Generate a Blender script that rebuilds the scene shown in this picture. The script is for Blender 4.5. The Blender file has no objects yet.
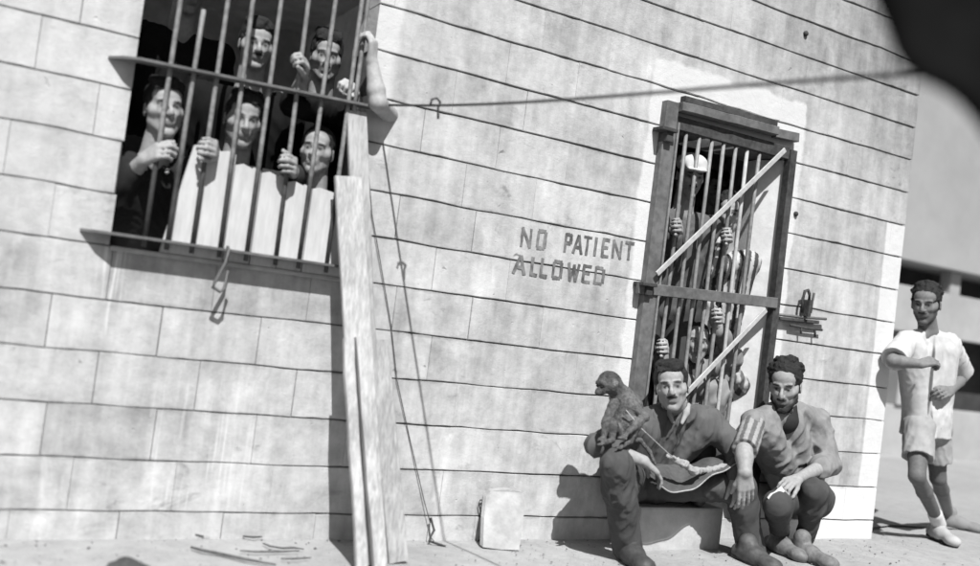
import bpy, bmesh, math, random
import numpy as np
from mathutils import Vector, Matrix
random.seed(7); RNG = np.random.default_rng(11)
scene = bpy.context.scene
COL = scene.collection

# ------------------------------------------------------------------ camera
F_PX = 950.0
YAW, PITCH, ROLL = (math.radians(a) for a in (29.0877, 2.3209, 7.2121))
CAM = np.array([0.0, -3.8404, 1.0005])
FW = np.array([math.sin(YAW)*math.cos(PITCH), math.cos(YAW)*math.cos(PITCH), math.sin(PITCH)])
_r = np.array([math.cos(YAW), -math.sin(YAW), 0.0]); _u = np.cross(_r, FW)
RT = math.cos(ROLL)*_r + math.sin(ROLL)*_u
UP = -math.sin(ROLL)*_r + math.cos(ROLL)*_u
def at(px, py, Y=0.0):
    """world point on the plane y = Y seen at photo pixel (px, py)"""
    d = FW*F_PX + RT*(px-490) - UP*(py-283)
    return CAM + (Y-CAM[1])/d[1]*d
def gnd(px, py, z=0.0):
    d = FW*F_PX + RT*(px-490) - UP*(py-283)
    return CAM + (z-CAM[2])/d[2]*d
cd = bpy.data.cameras.new('camera'); cam = bpy.data.objects.new('camera', cd); COL.objects.link(cam)
cd.sensor_width = 36.0; cd.lens = F_PX/980*36; cd.clip_start = 0.05; cd.clip_end = 300
M = Matrix(((RT[0], UP[0], -FW[0], CAM[0]), (RT[1], UP[1], -FW[1], CAM[1]), (RT[2], UP[2], -FW[2], CAM[2]), (0, 0, 0, 1)))
cam.matrix_world = M
cd.dof.use_dof = True; cd.dof.focus_distance = 4.9; cd.dof.aperture_fstop = 0.9
scene.camera = cam

# ------------------------------------------------------------------ light
SUN_EL, SUN_AZ = math.radians(52), math.radians(18)        # shadows fall away from the camera and a little to the right
wd = bpy.data.worlds.new('World'); scene.world = wd; wd.use_nodes = True
nt = wd.node_tree; nt.nodes.clear()
sky = nt.nodes.new('ShaderNodeTexSky'); sky.sky_type = 'NISHITA'; sky.sun_disc = False
sky.sun_elevation = SUN_EL; sky.sun_rotation = math.pi + SUN_AZ; sky.air_density = 1.0; sky.dust_density = 2.0
bw = nt.nodes.new('ShaderNodeRGBToBW')                       # the photograph is black and white
bg = nt.nodes.new('ShaderNodeBackground'); bg.inputs['Strength'].default_value = 0.05
wo = nt.nodes.new('ShaderNodeOutputWorld')
nt.links.new(sky.outputs[0], bw.inputs[0]); nt.links.new(bw.outputs[0], bg.inputs[0]); nt.links.new(bg.outputs[0], wo.inputs[0])
sl = bpy.data.lights.new('sun', 'SUN'); sl.energy = 4.6; sl.angle = math.radians(0.53); sl.color = (1, 1, 1)
so = bpy.data.objects.new('sun', sl); COL.objects.link(so)
sd = Vector((math.sin(SUN_AZ)*math.cos(SUN_EL), math.cos(SUN_AZ)*math.cos(SUN_EL), -math.sin(SUN_EL)))
so.rotation_euler = sd.to_track_quat('-Z', 'Y').to_euler(); so.location = (-3, -9, 12)
vs = scene.view_settings
vs.view_transform = 'Standard'; vs.look = 'None'; vs.gamma = 1.0; vs.use_curve_mapping = False; vs.exposure = 0.54

# ------------------------------------------------------------------ object helpers
def tag(o, label=None, cat=None, group=None, kind=None):
    if label: o['label'] = label
    if cat: o['category'] = cat
    if group: o['group'] = group
    if kind: o['kind'] = kind
    return o
def empty(name, loc, label=None, cat=None, group=None):
    o = bpy.data.objects.new(name, None); COL.objects.link(o); o.location = [float(v) for v in loc]
    o.empty_display_size = 0.1
    return tag(o, label, cat, group)
def link(name, me, m=None, parent=None):
    o = bpy.data.objects.new(name, me); COL.objects.link(o)
    if m is not None: me.materials.append(m)
    if parent is not None:
        o.parent = parent
        p = parent; off = Vector((0, 0, 0))
        while p is not None: off += p.location; p = p.parent
        me.transform(Matrix.Translation(-off))
    return o
def pydata(verts, faces, smooth=False):
    me = bpy.data.meshes.new('mesh'); me.from_pydata([tuple(map(float, v)) for v in verts], [], faces); me.update()
    if smooth: me.polygons.foreach_set('use_smooth', [True]*len(me.polygons))
    return me
def bm_mesh(bm, smooth=False):
    bmesh.ops.recalc_face_normals(bm, faces=bm.faces)
    me = bpy.data.meshes.new('mesh'); bm.to_mesh(me); bm.free()
    if smooth: me.polygons.foreach_set('use_smooth', [True]*len(me.polygons))
    return me
def add_box(bm, a, b, bevel=0.0):
    a = [float(v) for v in a]; b = [float(v) for v in b]
    vs_ = [bm.verts.new((x, y, z)) for z in (a[2], b[2]) for y in (a[1], b[1]) for x in (a[0], b[0])]
    fs = [bm.faces.new([vs_[i] for i in f]) for f in ((0, 2, 3, 1), (4, 5, 7, 6), (0, 1, 5, 4), (2, 6, 7, 3), (0, 4, 6, 2), (1, 3, 7, 5))]
    if bevel:
        es = list({e for f in fs for e in f.edges})
        bmesh.ops.bevel(bm, geom=es, offset=bevel, segments=2, affect='EDGES', profile=0.6)
def box(a, b, bevel=0.004):
    bm = bmesh.new(); add_box(bm, a, b, bevel); return bm_mesh(bm)
def frame_of(d, hint=(0, 0, 1)):
    d = np.asarray(d, float); d = d/np.linalg.norm(d); h = np.asarray(hint, float)
    if abs(d@h) > 0.97*np.linalg.norm(h): h = np.array([0.0, 1, 0])
    s = np.cross(h, d); s /= np.linalg.norm(s); return s, np.cross(d, s), d
def beam(p, q, w, t, hint=(0, 0, 1), bevel=0.003, cuts=0, wob=0.0, twist=0.0, taper=1.0):
    """bar of rectangular section w x t from p to q (w along the side axis)"""
    p = np.asarray(p, float); q = np.asarray(q, float); s, n, d = frame_of(q-p, hint)
    bm = bmesh.new(); N = max(1, cuts+1); rings = []
    for i in range(N+1):
        f = i/N; c = p+(q-p)*f + (s*RNG.normal()*wob + n*RNG.normal()*wob if wob and 0 < i < N else 0)
        a = twist*f; s2 = s*math.cos(a)+n*math.sin(a); n2 = -s*math.sin(a)+n*math.cos(a); k = 1+(taper-1)*f
        b_ = min(bevel, w*.4, t*.4)
        ring = []
        for (i1, i2) in ((1, -1), (1, 1), (-1, 1), (-1, -1)):
            c1 = (w/2)*k; c2 = (t/2)*k
            pa = c+s2*i1*c1+n2*i2*(c2-b_); pb = c+s2*i1*(c1-b_)+n2*i2*c2
            ring += [pa, pb] if (i1*i2 > 0) else [pb, pa]
        rings.append([bm.verts.new(v) for v in ring])
    for r0, r1 in zip(rings, rings[1:]):
        for j in range(8): bm.faces.new((r0[j], r0[(j+1) % 8], r1[(j+1) % 8], r1[j]))
    bm.faces.new(rings[0]); bm.faces.new(rings[-1][::-1])
    return bm_mesh(bm)
def add_tube(bm, pts, r, n=8):
    pts = [np.asarray(p, float) for p in pts]; rr = r if hasattr(r, '__len__') else [r]*len(pts); rings = []
    for i, p in enumerate(pts):
        d = pts[min(i+1, len(pts)-1)]-pts[max(i-1, 0)]; s, t, _ = frame_of(d)
        rings.append([bm.verts.new(p+rr[i]*(s*math.cos(2*math.pi*j/n)+t*math.sin(2*math.pi*j/n))) for j in range(n)])
    for a, b in zip(rings, rings[1:]):
        for j in range(n): bm.faces.new((a[j], a[(j+1) % n], b[(j+1) % n], b[j]))
    bm.faces.new(rings[0][::-1]); bm.faces.new(rings[-1])
def tube(pts, r, n=8):
    bm = bmesh.new(); add_tube(bm, pts, r, n); return bm_mesh(bm, True)
def prism(outline, y0, y1):
    """outline of (x, z) points given thickness between y0 and y1"""
    bm = bmesh.new(); a = [bm.verts.new((x, y0, z)) for x, z in outline]; b = [bm.verts.new((x, y1, z)) for x, z in outline]; n = len(a)
    bm.faces.new(a); bm.faces.new(b[::-1])
    for i in range(n): bm.faces.new((a[i], b[i], b[(i+1) % n], a[(i+1) % n]))
    return bm_mesh(bm)

# ------------------------------------------------------------------ materials (greys: a black and white picture)
class N:
    """small helper round a material's node tree"""
    def __init__(s, name, rough=0.9, spec=0.2):
        s.m = bpy.data.materials.new(name); s.m.use_nodes = True; s.t = s.m.node_tree
        s.b = s.t.nodes['Principled BSDF']; s.b.inputs['Roughness'].default_value = rough
        s.b.inputs['Specular IOR Level'].default_value = spec; s.co = s.t.nodes.new('ShaderNodeTexCoord')
        s.geo = s.t.nodes.new('ShaderNodeNewGeometry')
    def put(s, sock, v):
        if hasattr(v, 'is_output'): s.t.links.new(v, sock)
        elif v is not None: sock.default_value = v
    def math(s, op, a, b=None, c=None, clamp=False):
        n = s.t.nodes.new('ShaderNodeMath'); n.operation = op; n.use_clamp = clamp
        for i, v in enumerate((a, b, c)): s.put(n.inputs[i], v)
        return n.outputs[0]
    def noise(s, scale, detail=4, rough=0.6, vec=None, stretch=None, dist=0.0):
        v = vec or s.geo.outputs['Position']
        if stretch:
            mp = s.t.nodes.new('ShaderNodeMapping'); mp.inputs['Scale'].default_value = stretch; s.t.links.new(v, mp.inputs[0]); v = mp.outputs[0]
        n = s.t.nodes.new('ShaderNodeTexNoise'); n.inputs['Scale'].default_value = scale; n.inputs['Detail'].default_value = detail
        n.inputs['Roughness'].default_value = rough; n.inputs['Distortion'].default_value = dist
        s.t.links.new(v, n.inputs['Vector']); return n.outputs['Fac']
    def ramp(s, v, lo, hi, a=0.0, b=1.0):
        n = s.t.nodes.new('ShaderNodeMapRange'); n.interpolation_type = 'SMOOTHSTEP'
        for i, q in enumerate((v, lo, hi, a, b)): s.put(n.inputs[i], q)
        return n.outputs[0]
    def mix(s, f, a, b):
        n = s.t.nodes.new('ShaderNodeMix'); n.data_type = 'FLOAT'; s.put(n.inputs[0], f); s.put(n.inputs[2], a); s.put(n.inputs[3], b); return n.outputs[0]
    def xyz(s, v=None):
        n = s.t.nodes.new('ShaderNodeSeparateXYZ'); s.t.links.new(v or s.geo.outputs['Position'], n.inputs[0]); return n.outputs
    def color(s, v):
        c = s.t.nodes.new('ShaderNodeCombineColor')
        for i in range(3): s.put(c.inputs[i], v)
        s.t.links.new(c.outputs[0], s.b.inputs['Base Color']); return s
    def bump(s, h, strength=0.5, dist=0.01):
        n = s.t.nodes.new('ShaderNodeBump'); n.inputs['Strength'].default_value = strength; n.inputs['Distance'].default_value = dist
        s.put(n.inputs['Height'], h); s.t.links.new(n.outputs[0], s.b.inputs['Normal']); return s

def simple(name, base, var=0.25, scale=30, rough=0.9, bump=0.4, bdist=0.004, stretch=None, spec=0.2, fine=None):
    n = N(name, rough, spec); a = n.noise(scale, 5, 0.65, stretch=stretch); b = n.noise(scale*0.22, 3, 0.5)
    v = n.math('ADD', n.math('MULTIPLY', a, 0.6), n.math('MULTIPLY', b, 0.4))
    n.color(n.ramp(v, 0.32, 0.68, base*(1-var), base*(1+var)))
    n.bump(n.noise(fine or scale*2.5, 4, 0.7, stretch=stretch), bump, bdist); return n.m

def wall_material():
    n = N('whitewashed_block', 0.95, 0.1); x, y, z = n.xyz()
    rnd = n.geo.outputs['Random Per Island']
    base = n.math('ADD', 0.375, n.math('MULTIPLY', rnd, 0.085))
    big = n.noise(1.6, 5, 0.6); base = n.math('ADD', base, n.math('MULTIPLY', n.math('SUBTRACT', big, 0.5), 0.44))
    mid = n.noise(9, 5, 0.7); base = n.math('ADD', base, n.math('MULTIPLY', n.math('SUBTRACT', mid, 0.5), 0.44))
    vert = n.noise(7, 4, 0.65, stretch=(1.6, 1, 0.22)); base = n.math('ADD', base, n.math('MULTIPLY', n.math('SUBTRACT', vert, 0.5), 0.36))
    # dimming by the corner smudge's soft edge, painted patchily into the upper far blocks
    smudge_dim = n.math('MULTIPLY', n.ramp(n.math('ADD', x, n.math('MULTIPLY', z, 1.1)), 6.0, 8.4), n.ramp(n.noise(3.2, 4, 0.6), 0.25, 0.6))
    base = n.math('MULTIPLY', base, n.math('SUBTRACT', 1.0, n.math('MULTIPLY', smudge_dim, 0.42)))
    # small chips and dark specks
    sp = n.ramp(n.noise(34, 2, 0.5), 0.73, 0.78); spm = n.ramp(n.noise(2.3, 2, 0.5), 0.48, 0.62)
    base = n.math('MULTIPLY', base, n.math('SUBTRACT', 1.0, n.math('MULTIPLY', n.math('MULTIPLY', sp, spm), 0.55)))
    pit = n.ramp(n.noise(13, 3, 0.6, dist=0.5), 0.70, 0.76); pitm = n.ramp(n.noise(1.9, 2, 0.5), 0.40, 0.58)
    base = n.math('MULTIPLY', base, n.math('SUBTRACT', 1.0, n.math('MULTIPLY', n.math('MULTIPLY', pit, pitm), 0.5)))
    # dirt lodged along the bed joints, here thick, there missing
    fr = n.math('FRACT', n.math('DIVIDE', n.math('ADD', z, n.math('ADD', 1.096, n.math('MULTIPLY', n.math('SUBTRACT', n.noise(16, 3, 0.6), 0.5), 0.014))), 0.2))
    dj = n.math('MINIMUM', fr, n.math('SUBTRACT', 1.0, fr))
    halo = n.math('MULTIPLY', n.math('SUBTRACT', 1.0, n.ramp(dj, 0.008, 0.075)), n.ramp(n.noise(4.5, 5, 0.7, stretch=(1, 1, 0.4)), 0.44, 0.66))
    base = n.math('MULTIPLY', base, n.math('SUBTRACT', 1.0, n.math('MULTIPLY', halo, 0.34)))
    # smears and worn hollows
    sm = n.math('MULTIPLY', n.ramp(n.noise(5.5, 6, 0.74, stretch=(1, 1, 1.8), dist=0.8), 0.56, 0.72), n.ramp(n.noise(1.7, 2, 0.5), 0.42, 0.60))
    base = n.math('MULTIPLY', base, n.math('SUBTRACT', 1.0, n.math('MULTIPLY', sm, 0.42)))
    pale = n.math('MULTIPLY', n.ramp(n.noise(4.2, 5, 0.7, stretch=(1, 1, 0.5), dist=0.4), 0.56, 0.72), 0.09); base = n.math('ADD', base, pale)
    wob = n.math('MULTIPLY', n.math('SUBTRACT', n.noise(5, 4, 0.6), 0.5), 0.10)
    def rect(x0, x1, z0, z1, e=0.012, k=1.0):
        w = n.math('MULTIPLY', wob, k); xs = n.math('ADD', x, w); zs = n.math('ADD', z, w)
        a = n.math('MULTIPLY', n.ramp(xs, x0-e, x0+e), n.ramp(xs, x1+e, x1-e, 0.0, 1.0) if False else n.math('SUBTRACT', 1.0, n.ramp(xs, x1-e, x1+e)))
        b = n.math('MULTIPLY', n.ramp(zs, z0-e, z0+e), n.math('SUBTRACT', 1.0, n.ramp(zs, z1-e, z1+e)))
        return n.math('MULTIPLY', a, b)
    paint = rect(2.93, 4.03, 0.30, 2.44)                                   # band round the door
    paint = n.math('MAXIMUM', paint, rect(4.80, 5.2, -0.5, 1.90, 0.008, 0.3))    # corner pilaster
    paint = n.math('MAXIMUM', paint, rect(3.95, 5.2, -0.5, 0.30, 0.02, 0.8))     # limewashed foot of the wall
    paint = n.math('MAXIMUM', paint, n.math('MULTIPLY', rect(1.40, 1.53, 1.75, 3.0, 0.02), 0.8))
    paint = n.math('MAXIMUM', paint, n.math('MULTIPLY', rect(-2.0, 0.46, 1.1, 3.0, 0.10, 2.5), 0.35))
    foot = n.math('MULTIPLY', n.math('SUBTRACT', 1.0, n.ramp(n.math('ADD', z, wob), 0.00, 0.10)), 0.12)
    paint = n.math('MAXIMUM', paint, foot)
    # dribbles of limewash under the window
    dr = n.math('MULTIPLY', n.ramp(n.noise(16, 3, 0.6, stretch=(2.2, 1, 0.10)), 0.52, 0.66), rect(0.74, 1.13, 0.12, 0.62, 0.09, 1.5))
    dr2 = n.math('MULTIPLY', n.ramp(n.noise(26, 2, 0.5, stretch=(2.2, 1, 0.08)), 0.50, 0.6), rect(0.46, 0.55, 0.78, 1.12, 0.02, 0.6))
    paint = n.math('MAXIMUM', paint, n.math('MULTIPLY', n.math('MAXIMUM', dr, dr2), 0.8))
    rev = n.math('MULTIPLY', n.ramp(y, .012, .016), n.math('MULTIPLY', n.ramp(x, 3.0, 3.01), n.math('SUBTRACT', 1.0, n.ramp(x, 4.1, 4.11))))
    paint = n.math('MAXIMUM', paint, rev)
    ptone = n.math('ADD', n.mix(rev, 0.60, 0.80), n.math('MULTIPLY', n.math('SUBTRACT', mid, 0.5), 0.16))
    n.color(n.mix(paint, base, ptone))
    h = n.math('ADD', n.math('MULTIPLY', n.noise(130, 4, 0.75), 0.5), n.math('ADD', n.math('MULTIPLY', n.noise(28, 4, 0.6), 0.9), n.math('ADD', n.math('MULTIPLY', sp, -0.6), n.math('MULTIPLY', pit, -0.8))))
    n.bump(h, 0.55, 0.006); return n.m

MAT = dict(
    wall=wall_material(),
    mortar=simple('dark_mortar', 0.12, 0.3, 40),
    room=simple('dim_plaster', 0.5, 0.25, 6),
    iron=simple('painted_iron', 0.12, 0.35, 25, 0.55, 0.3, 0.002, spec=0.4),
    bar=simple('worn_iron_bar', 0.20, 0.30, 40, 0.5, 0.3, 0.002, spec=0.4),
    dark_iron=simple('rusted_iron', 0.055, 0.4, 40, 0.8, 0.5, 0.003),
    brace=simple('pale_brace', 0.40, 0.2, 40, 0.6, 0.3, 0.002),
    board=simple('pale_board', 0.52, 0.14, 14, 0.85, 0.3, 0.003, stretch=(3, 3, 0.5)),
    plank=simple('weathered_plank', 0.42, 0.32, 22, 0.9, 0.5, 0.004, stretch=(4, 4, 0.25)),
    plank_grey=simple('grey_plank', 0.34, 0.32, 22, 0.9, 0.5, 0.004, stretch=(4, 4, 0.25)),
    stone=simple('limewashed_stone', 0.37, 0.28, 9, 0.95, 0.6, 0.006),
    step=simple('concrete_step', 0.42, 0.18, 12, 0.95, 0.6, 0.006),
    rock=simple('dark_rock', 0.06, 0.4, 20, 0.95, 0.8, 0.01),
    stick=simple('dry_stick', 0.09, 0.4, 40),
    paint_black=simple('stencil_paint', 0.145, 0.6, 22),
    cable=simple('black_cable', 0.07, 0.3, 60),
    smudge_black=simple('black_smudge', 0.007, 0.3, 12, 1.0, 0.4, 0.01, spec=0.02),
    far_wall=simple('far_plaster', 0.30, 0.10, 1.5, 0.95, 0.2, 0.01),
    far_low=simple('far_plaster_pale', 0.34, 0.12, 2.5, 0.95, 0.2, 0.01),
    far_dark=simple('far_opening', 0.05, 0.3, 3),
    hair=simple('dark_hair', 0.018, 0.5, 160, 0.7, 0.8, 0.006, spec=0.3, fine=260),
)
def ground_material(name, base, k):
    n = N(name, 1.0, 0.05); a = n.noise(1.3, 5, 0.6); b = n.noise(11, 6, 0.7); c = n.noise(60, 4, 0.7)
    v = n.math('ADD', n.math('MULTIPLY', a, 0.4), n.math('ADD', n.math('MULTIPLY', b, 0.4), n.math('MULTIPLY', c, 0.2)))
    col = n.ramp(v, 0.3, 0.7, base*(1-k), base*(1+k))
    st = n.ramp(n.noise(55, 2, 0.5), 0.70, 0.76)
    px_, py_, pz_ = n.xyz()
    far = n.ramp(n.math('ADD', py_, n.math('MULTIPLY', a, 0.5)), -1.9, -1.1)       # unseen outer yard darkened to cut light bouncing onto the wall
    col = n.math('MULTIPLY', col, n.mix(far, 0.17, 1.0))
    n.color(n.math('MULTIPLY', col, n.math('SUBTRACT', 1.0, n.math('MULTIPLY', st, 0.35))))
    n.bump(n.math('ADD', n.math('MULTIPLY', b, 1.0), n.math('MULTIPLY', c, 0.5)), 0.6, 0.02); return n.m
def window_bar_material():
    n = N('window_bar_iron', 0.5, 0.4); x, y, z = n.xyz()
    v = n.ramp(n.noise(40, 4, 0.65), 0.3, 0.7, 0.7, 1.3)
    paint = n.ramp(n.math('ADD', z, n.math('MULTIPLY', n.noise(8, 3, 0.6), 0.25)), 1.52, 1.75)   # bars darker towards their lower ends
    n.color(n.math('MULTIPLY', v, n.mix(paint, 0.045, 0.20))); n.bump(n.noise(100, 4, 0.7), 0.3, 0.002); return n.m
MAT['plaster'] = simple('white_plaster', 0.66, 0.12, 14, 0.95, 0.4, 0.004)
MAT['window_bar'] = window_bar_material()
MAT['ground'] = ground_material('pale_dust', 0.32, 0.22)
MAT['lane'] = ground_material('lane_earth', 0.30, 0.14)

def attr_material(name, rough=0.8, spec=0.2, bscale=90, bstr=0.35, bdist=0.003, stretch=None, var=0.2, stripes=None, nscale=30):
    """surface whose grey comes from the vertex attribute 'tone'"""
    n = N(name, rough, spec); a = n.t.nodes.new('ShaderNodeAttribute'); a.attribute_name = 'tone'
    v = n.ramp(n.noise(nscale, 4, 0.6), 0.3, 0.7, 1-var, 1+var)
    n.color(n.math('MULTIPLY', a.outputs['Fac'], v))
    n.bump(n.noise(bscale, 3, 0.6, stretch=stretch), bstr, bdist); return n.m
MAT['skin'] = attr_material('skin', 0.62, 0.25, 200, 0.35, 0.002, var=0.11, nscale=60)
MAT['cloth'] = attr_material('cloth', 0.95, 0.1, 300, 0.35, 0.002, var=0.10, nscale=14)
MAT['knit'] = attr_material('knit', 0.95, 0.1, 220, 0.6, 0.003, stretch=(1, 1, 0.4), var=0.14, nscale=20)
MAT['leather'] = attr_material('leather', 0.6, 0.4, 60, 0.4, 0.004, var=0.25)
MAT['fur'] = attr_material('fur', 0.9, 0.2, 170, 0.9, 0.008, var=0.35, nscale=60)
# ------------------------------------------------------------------ the building
X0, X1 = -1.6, 4.963; ZB = 0.104; CH = 0.2; THICK = 0.27
WIN = (0.482, 1.425, 1.104, 2.504); DOOR = (3.070, 3.925, 0.104, 2.104)
def subtract(seg, cuts):
    out = [seg]
    for a, b in cuts:
        nx = []
        for s, e in out:
            if b <= s or a >= e: nx.append((s, e)); continue
            if a > s: nx.append((s, a))
            if b < e: nx.append((b, e))
        out = nx
    return out
def build_blocks():
    verts, faces = [], []
    rows = [(-0.30, ZB)] + [(ZB+CH*k, ZB+CH*(k+1)) for k in range(16)]
    phase = {}
    lines = {}                                               # waviness shared by the two courses at a bed joint
    def wav(z, x):
        z = round(z, 3)
        if z not in lines: lines[z] = [(RNG.uniform(1.2, 5), RNG.uniform(0, 6.28), RNG.normal()*0.0008) for _ in range(5)] + [(RNG.uniform(9, 22), RNG.uniform(0, 6.28), RNG.normal()*0.0007) for _ in range(4)]
        return sum(a*math.sin(f*x+p) for f, p, a in lines[z])
    for ri, (za, zb) in enumerate(rows):
        zm = (za+zb)/2; cuts = []
        for w in (WIN, DOOR):
            if w[2]-.01 < zm < w[3]+.01: cuts.append((w[0], w[1]))
        off = (0.19 if ri % 2 else 0.0) + RNG.uniform(-.03, .03) - 0.02
        xs = []; x = X0+off-0.39
        joints = [X0]
        while x < X1-0.1:
            x += RNG.uniform(0.375, 0.40)
            if x > X0+0.05: joints.append(min(x, X1))
        joints[-1] = X1
        for ja, jb in zip(joints, joints[1:]):
            for s, e in subtract((ja, jb), cuts):
                if e-s < 0.03: continue
                left_part = max(0.0, min(1.0, 1.5-(s/2.2)))
                g = (0.0002+0.0011*RNG.uniform(0.0, 1.2))*min(1.0, left_part*1.4) if left_part > .5 and RNG.random() < .1+.75*left_part else 0.0      # half gap of the upright joints, smeared over further right
                a = s+(g if s == ja and s > X0 else 0); b = e-(g if e == jb and e < X1-0.001 else 0)
                gz = 0.0034*RNG.uniform(0.6, 1.25)
                y = -RNG.uniform(0.0, 0.0018); ch = 0.0024; chx = min(0.0012, g)
                nseg = max(2, int((b-a)/0.045)); i0 = len(verts)
                tilt = RNG.normal()*0.0006
                for i in range(nseg+1):
                    x_ = a+(b-a)*i/nseg; lf = max(0.0, min(1.0, (1.7-x_)/.9)); gz = (0.0006+0.0017*max(0.0, min(1.0, .55+.55*math.sin(3.1*x_+7*za)+.5*math.sin(7.7*x_-5*za+2))))*(1-.55*lf)+0.0009*max(0.0, min(1.0, (x_+za-2.2)/2.5))+(0.0022 if RNG.random() < .06 else 0.0); bot = za+gz+wav(za, x_)+abs(RNG.normal())*0.0008; top = zb-gz+wav(zb, x_)-abs(RNG.normal())*0.0008
                    inx = chx if i == 0 else (-chx if i == nseg else 0)
                    verts.extend([(x_, THICK, bot), (x_, y+0.008, bot), (x_+inx, y+tilt, bot+ch), (x_+inx, y-tilt, top-ch), (x_, y+0.008, top), (x_, THICK, top)])
                for i in range(nseg):
                    p = i0+6*i; q = p+6
                    for j in range(5): faces.append((p+j, q+j, q+j+1, p+j+1))
                faces.append(tuple(i0+j for j in (5, 4, 3, 2, 1, 0))); e0 = i0+6*nseg
                faces.append(tuple(e0+j for j in range(6)))
    return pydata(verts, faces)
bld = empty('block_building', (1.68, 0, 0), 'pale concrete block building with barred window and gated doorway', 'building')
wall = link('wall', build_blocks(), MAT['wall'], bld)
bm = bmesh.new()                                             # mortar core a little behind the block faces
T0, T1 = 0.010, THICK-0.01; e = 0.004
for a, b in (((X0+.01, -.3), (WIN[0]-e, 3.29)), ((WIN[0]-e, -.3), (WIN[1]+e, WIN[2]-e)), ((WIN[0]-e, WIN[3]+e), (WIN[1]+e, 3.29)), ((WIN[1]+e, -.3), (DOOR[0]-e, 3.29)),
             ((DOOR[0]-e, DOOR[3]+e), (DOOR[1]+e, 3.29)), ((DOOR[0]-e, -.3), (DOOR[1]+e, DOOR[2]-e)), ((DOOR[1]+e, -.3), (X1-.01, 3.29))):
    add_box(bm, (a[0], T0, a[1]), (b[0], T1, b[1]))
link('mortar', bm_mesh(bm), MAT['mortar'], bld)
bm = bmesh.new()                                             # the room behind: floor, walls, ceiling
ya, yb = THICK+.002, 3.6
for a, b in (((X0, ya, -.25), (X1-.02, yb, .10)), ((X0, yb, -.25), (X1-.02, yb+.1, 3.1)), ((X0-.1, ya, -.25), (X0, yb+.1, .9)),   # unseen near end left open above a low wall to let in fill light
             
             ((X1-.12, ya, .1), (X1-.02, yb, 3.1)), ((X0-.1, ya, 3.1), (X1-.02, yb+.1, 3.2)), ((2.2, 1.2, .1), (2.3, yb, 3.1))): add_box(bm, a, b)
link('room', bm_mesh(bm), MAT['room'], bld)
roof = box((X0-.1, -.02, 3.30), (X1+.06, 3.8, 3.42), .01); link('roof_slab', roof, MAT['far_wall'], bld)
endw = box((X1-.118, THICK+.004, -.3), (X1-.004, 3.7, 3.295), .004); link('end_wall', endw, MAT['far_wall'], bld)

# ground: one sheet to the horizon, and the darker lane past the corner
def sheet(x0, x1, y0, y1, z, step_fn, amp, skip=None):
    xs, ys = step_fn
    V, Fc = [], []
    for y in ys:
        for x in xs:
            h = amp*(math.sin(2.1*x+1.3*y)+math.sin(5.3*x-3.7*y+1)*.5+math.sin(11*x+9*y)*.25)
            V.append((x, y, z+h-abs(h)*.3))
    n = len(xs)
    for j in range(len(ys)-1):
        for i in range(n-1): Fc.append((j*n+i, j*n+i+1, (j+1)*n+i+1, (j+1)*n+i))
    return pydata(V, Fc, True)
gx = [-120, -40, -15, -6] + [-2+.12*i for i in range(76)] + [8, 12, 25, 60, 120]
gy = [-120, -40, -15, -6, -4] + [-3+.12*i for i in range(31)] + [1.5, 3, 6, 12, 25, 60, 120]
tag(link('ground', sheet(0, 0, 0, 0, -0.004, (gx, gy), 0.004), MAT['ground']), kind='structure')
lane = pydata([(4.99, 0.16, 0.006), (5.55, 0.30, 0.006), (6.6, 0.12, .006), (9, -.3, .006), (30, -3, .006), (30, 3.6, .006), (4.99, 3.6, .006)], [(0, 1, 2, 3, 4, 5, 6)])
tag(link('lane', lane, MAT['lane']), kind='structure')

# stone step below the gate
st = bm_mesh((lambda b: (add_box(b, (3.01, -.21, -.05), (3.545, -.006, .205), .012), b)[1])(bmesh.new()))
tag(link('stone_step', st, MAT['step']), 'low concrete doorstep the darkly dressed man sits on', 'step')

# building across the lane
fb = empty('far_building', (10, 4.2, 0), 'plain pale building across the lane with dark openings', 'building')
def fbox(nm, a, b, m, bev=.01): return link(nm, box(a, b, bev), MAT[m], fb)
fbox('upper_wall', (5.2, 3.70, 2.37), (24, 8, 9.0), 'far_wall')
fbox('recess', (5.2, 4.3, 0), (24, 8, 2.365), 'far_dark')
fbox('parapet', (5.2, 3.80, 1.52), (24, 3.98, 2.08), 'far_low')
fbox('low_wall', (5.2, 3.86, -.1), (24, 4.05, .62), 'far_low')
for x in (6.0, 8.05, 10.1, 12.4): fbox('pillar', (x, 3.82, .622), (x+.16, 4.0, 1.518), 'far_low')
for x in (8.42, 10.9): fbox('post', (x, 3.83, 2.082), (x+.2, 3.99, 2.368), 'far_low')

# ------------------------------------------------------------------ window grille
gr = empty('window_grille', (.95, -.04, 1.144), 'rusty iron grille of upright bars across the window', 'window grille')
PZ1, PZ2 = 1.143, 1.872
def plate(z0, z1, xa, xb):
    """flat bar lying level, its ends tapered back to the wall"""
    o = [(xa, -.004), (xa+.045, -.058), (xa+.10, -.090), (xb-.14, -.090), (xb, -.006), (xb-.05, -.004), (xb-.10, -.030), (xa+.11, -.030), (xa+.05, -.004)]
    bm = bmesh.new(); top, bot = [], []
    for x, y in o:
        f = (x-xa)/(xb-xa); z = z0+(z1-z0)*f
        top.append(bm.verts.new((x, y, z+.005))); bot.append(bm.verts.new((x, y, z-.005)))
    n = len(o); bm.faces.new(top); bm.faces.new(bot[::-1])
    for i in range(n): bm.faces.new((top[i], bot[i], bot[(i+1) % n], top[(i+1) % n]))
    bmesh.ops.triangulate(bm, faces=[f for f in bm.faces if len(f.verts) > 4])
    return bm_mesh(bm)
link('crossbar', plate(1.150, 1.150, .372, 1.50), MAT['iron'], gr)
link('crossbar', plate(1.806, 1.842, .384, 1.546), MAT['iron'], gr)
BARX = [.602, .690, .778, .877, .987, 1.101, 1.208, 1.324, 1.352]
YB = -.054
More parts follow.
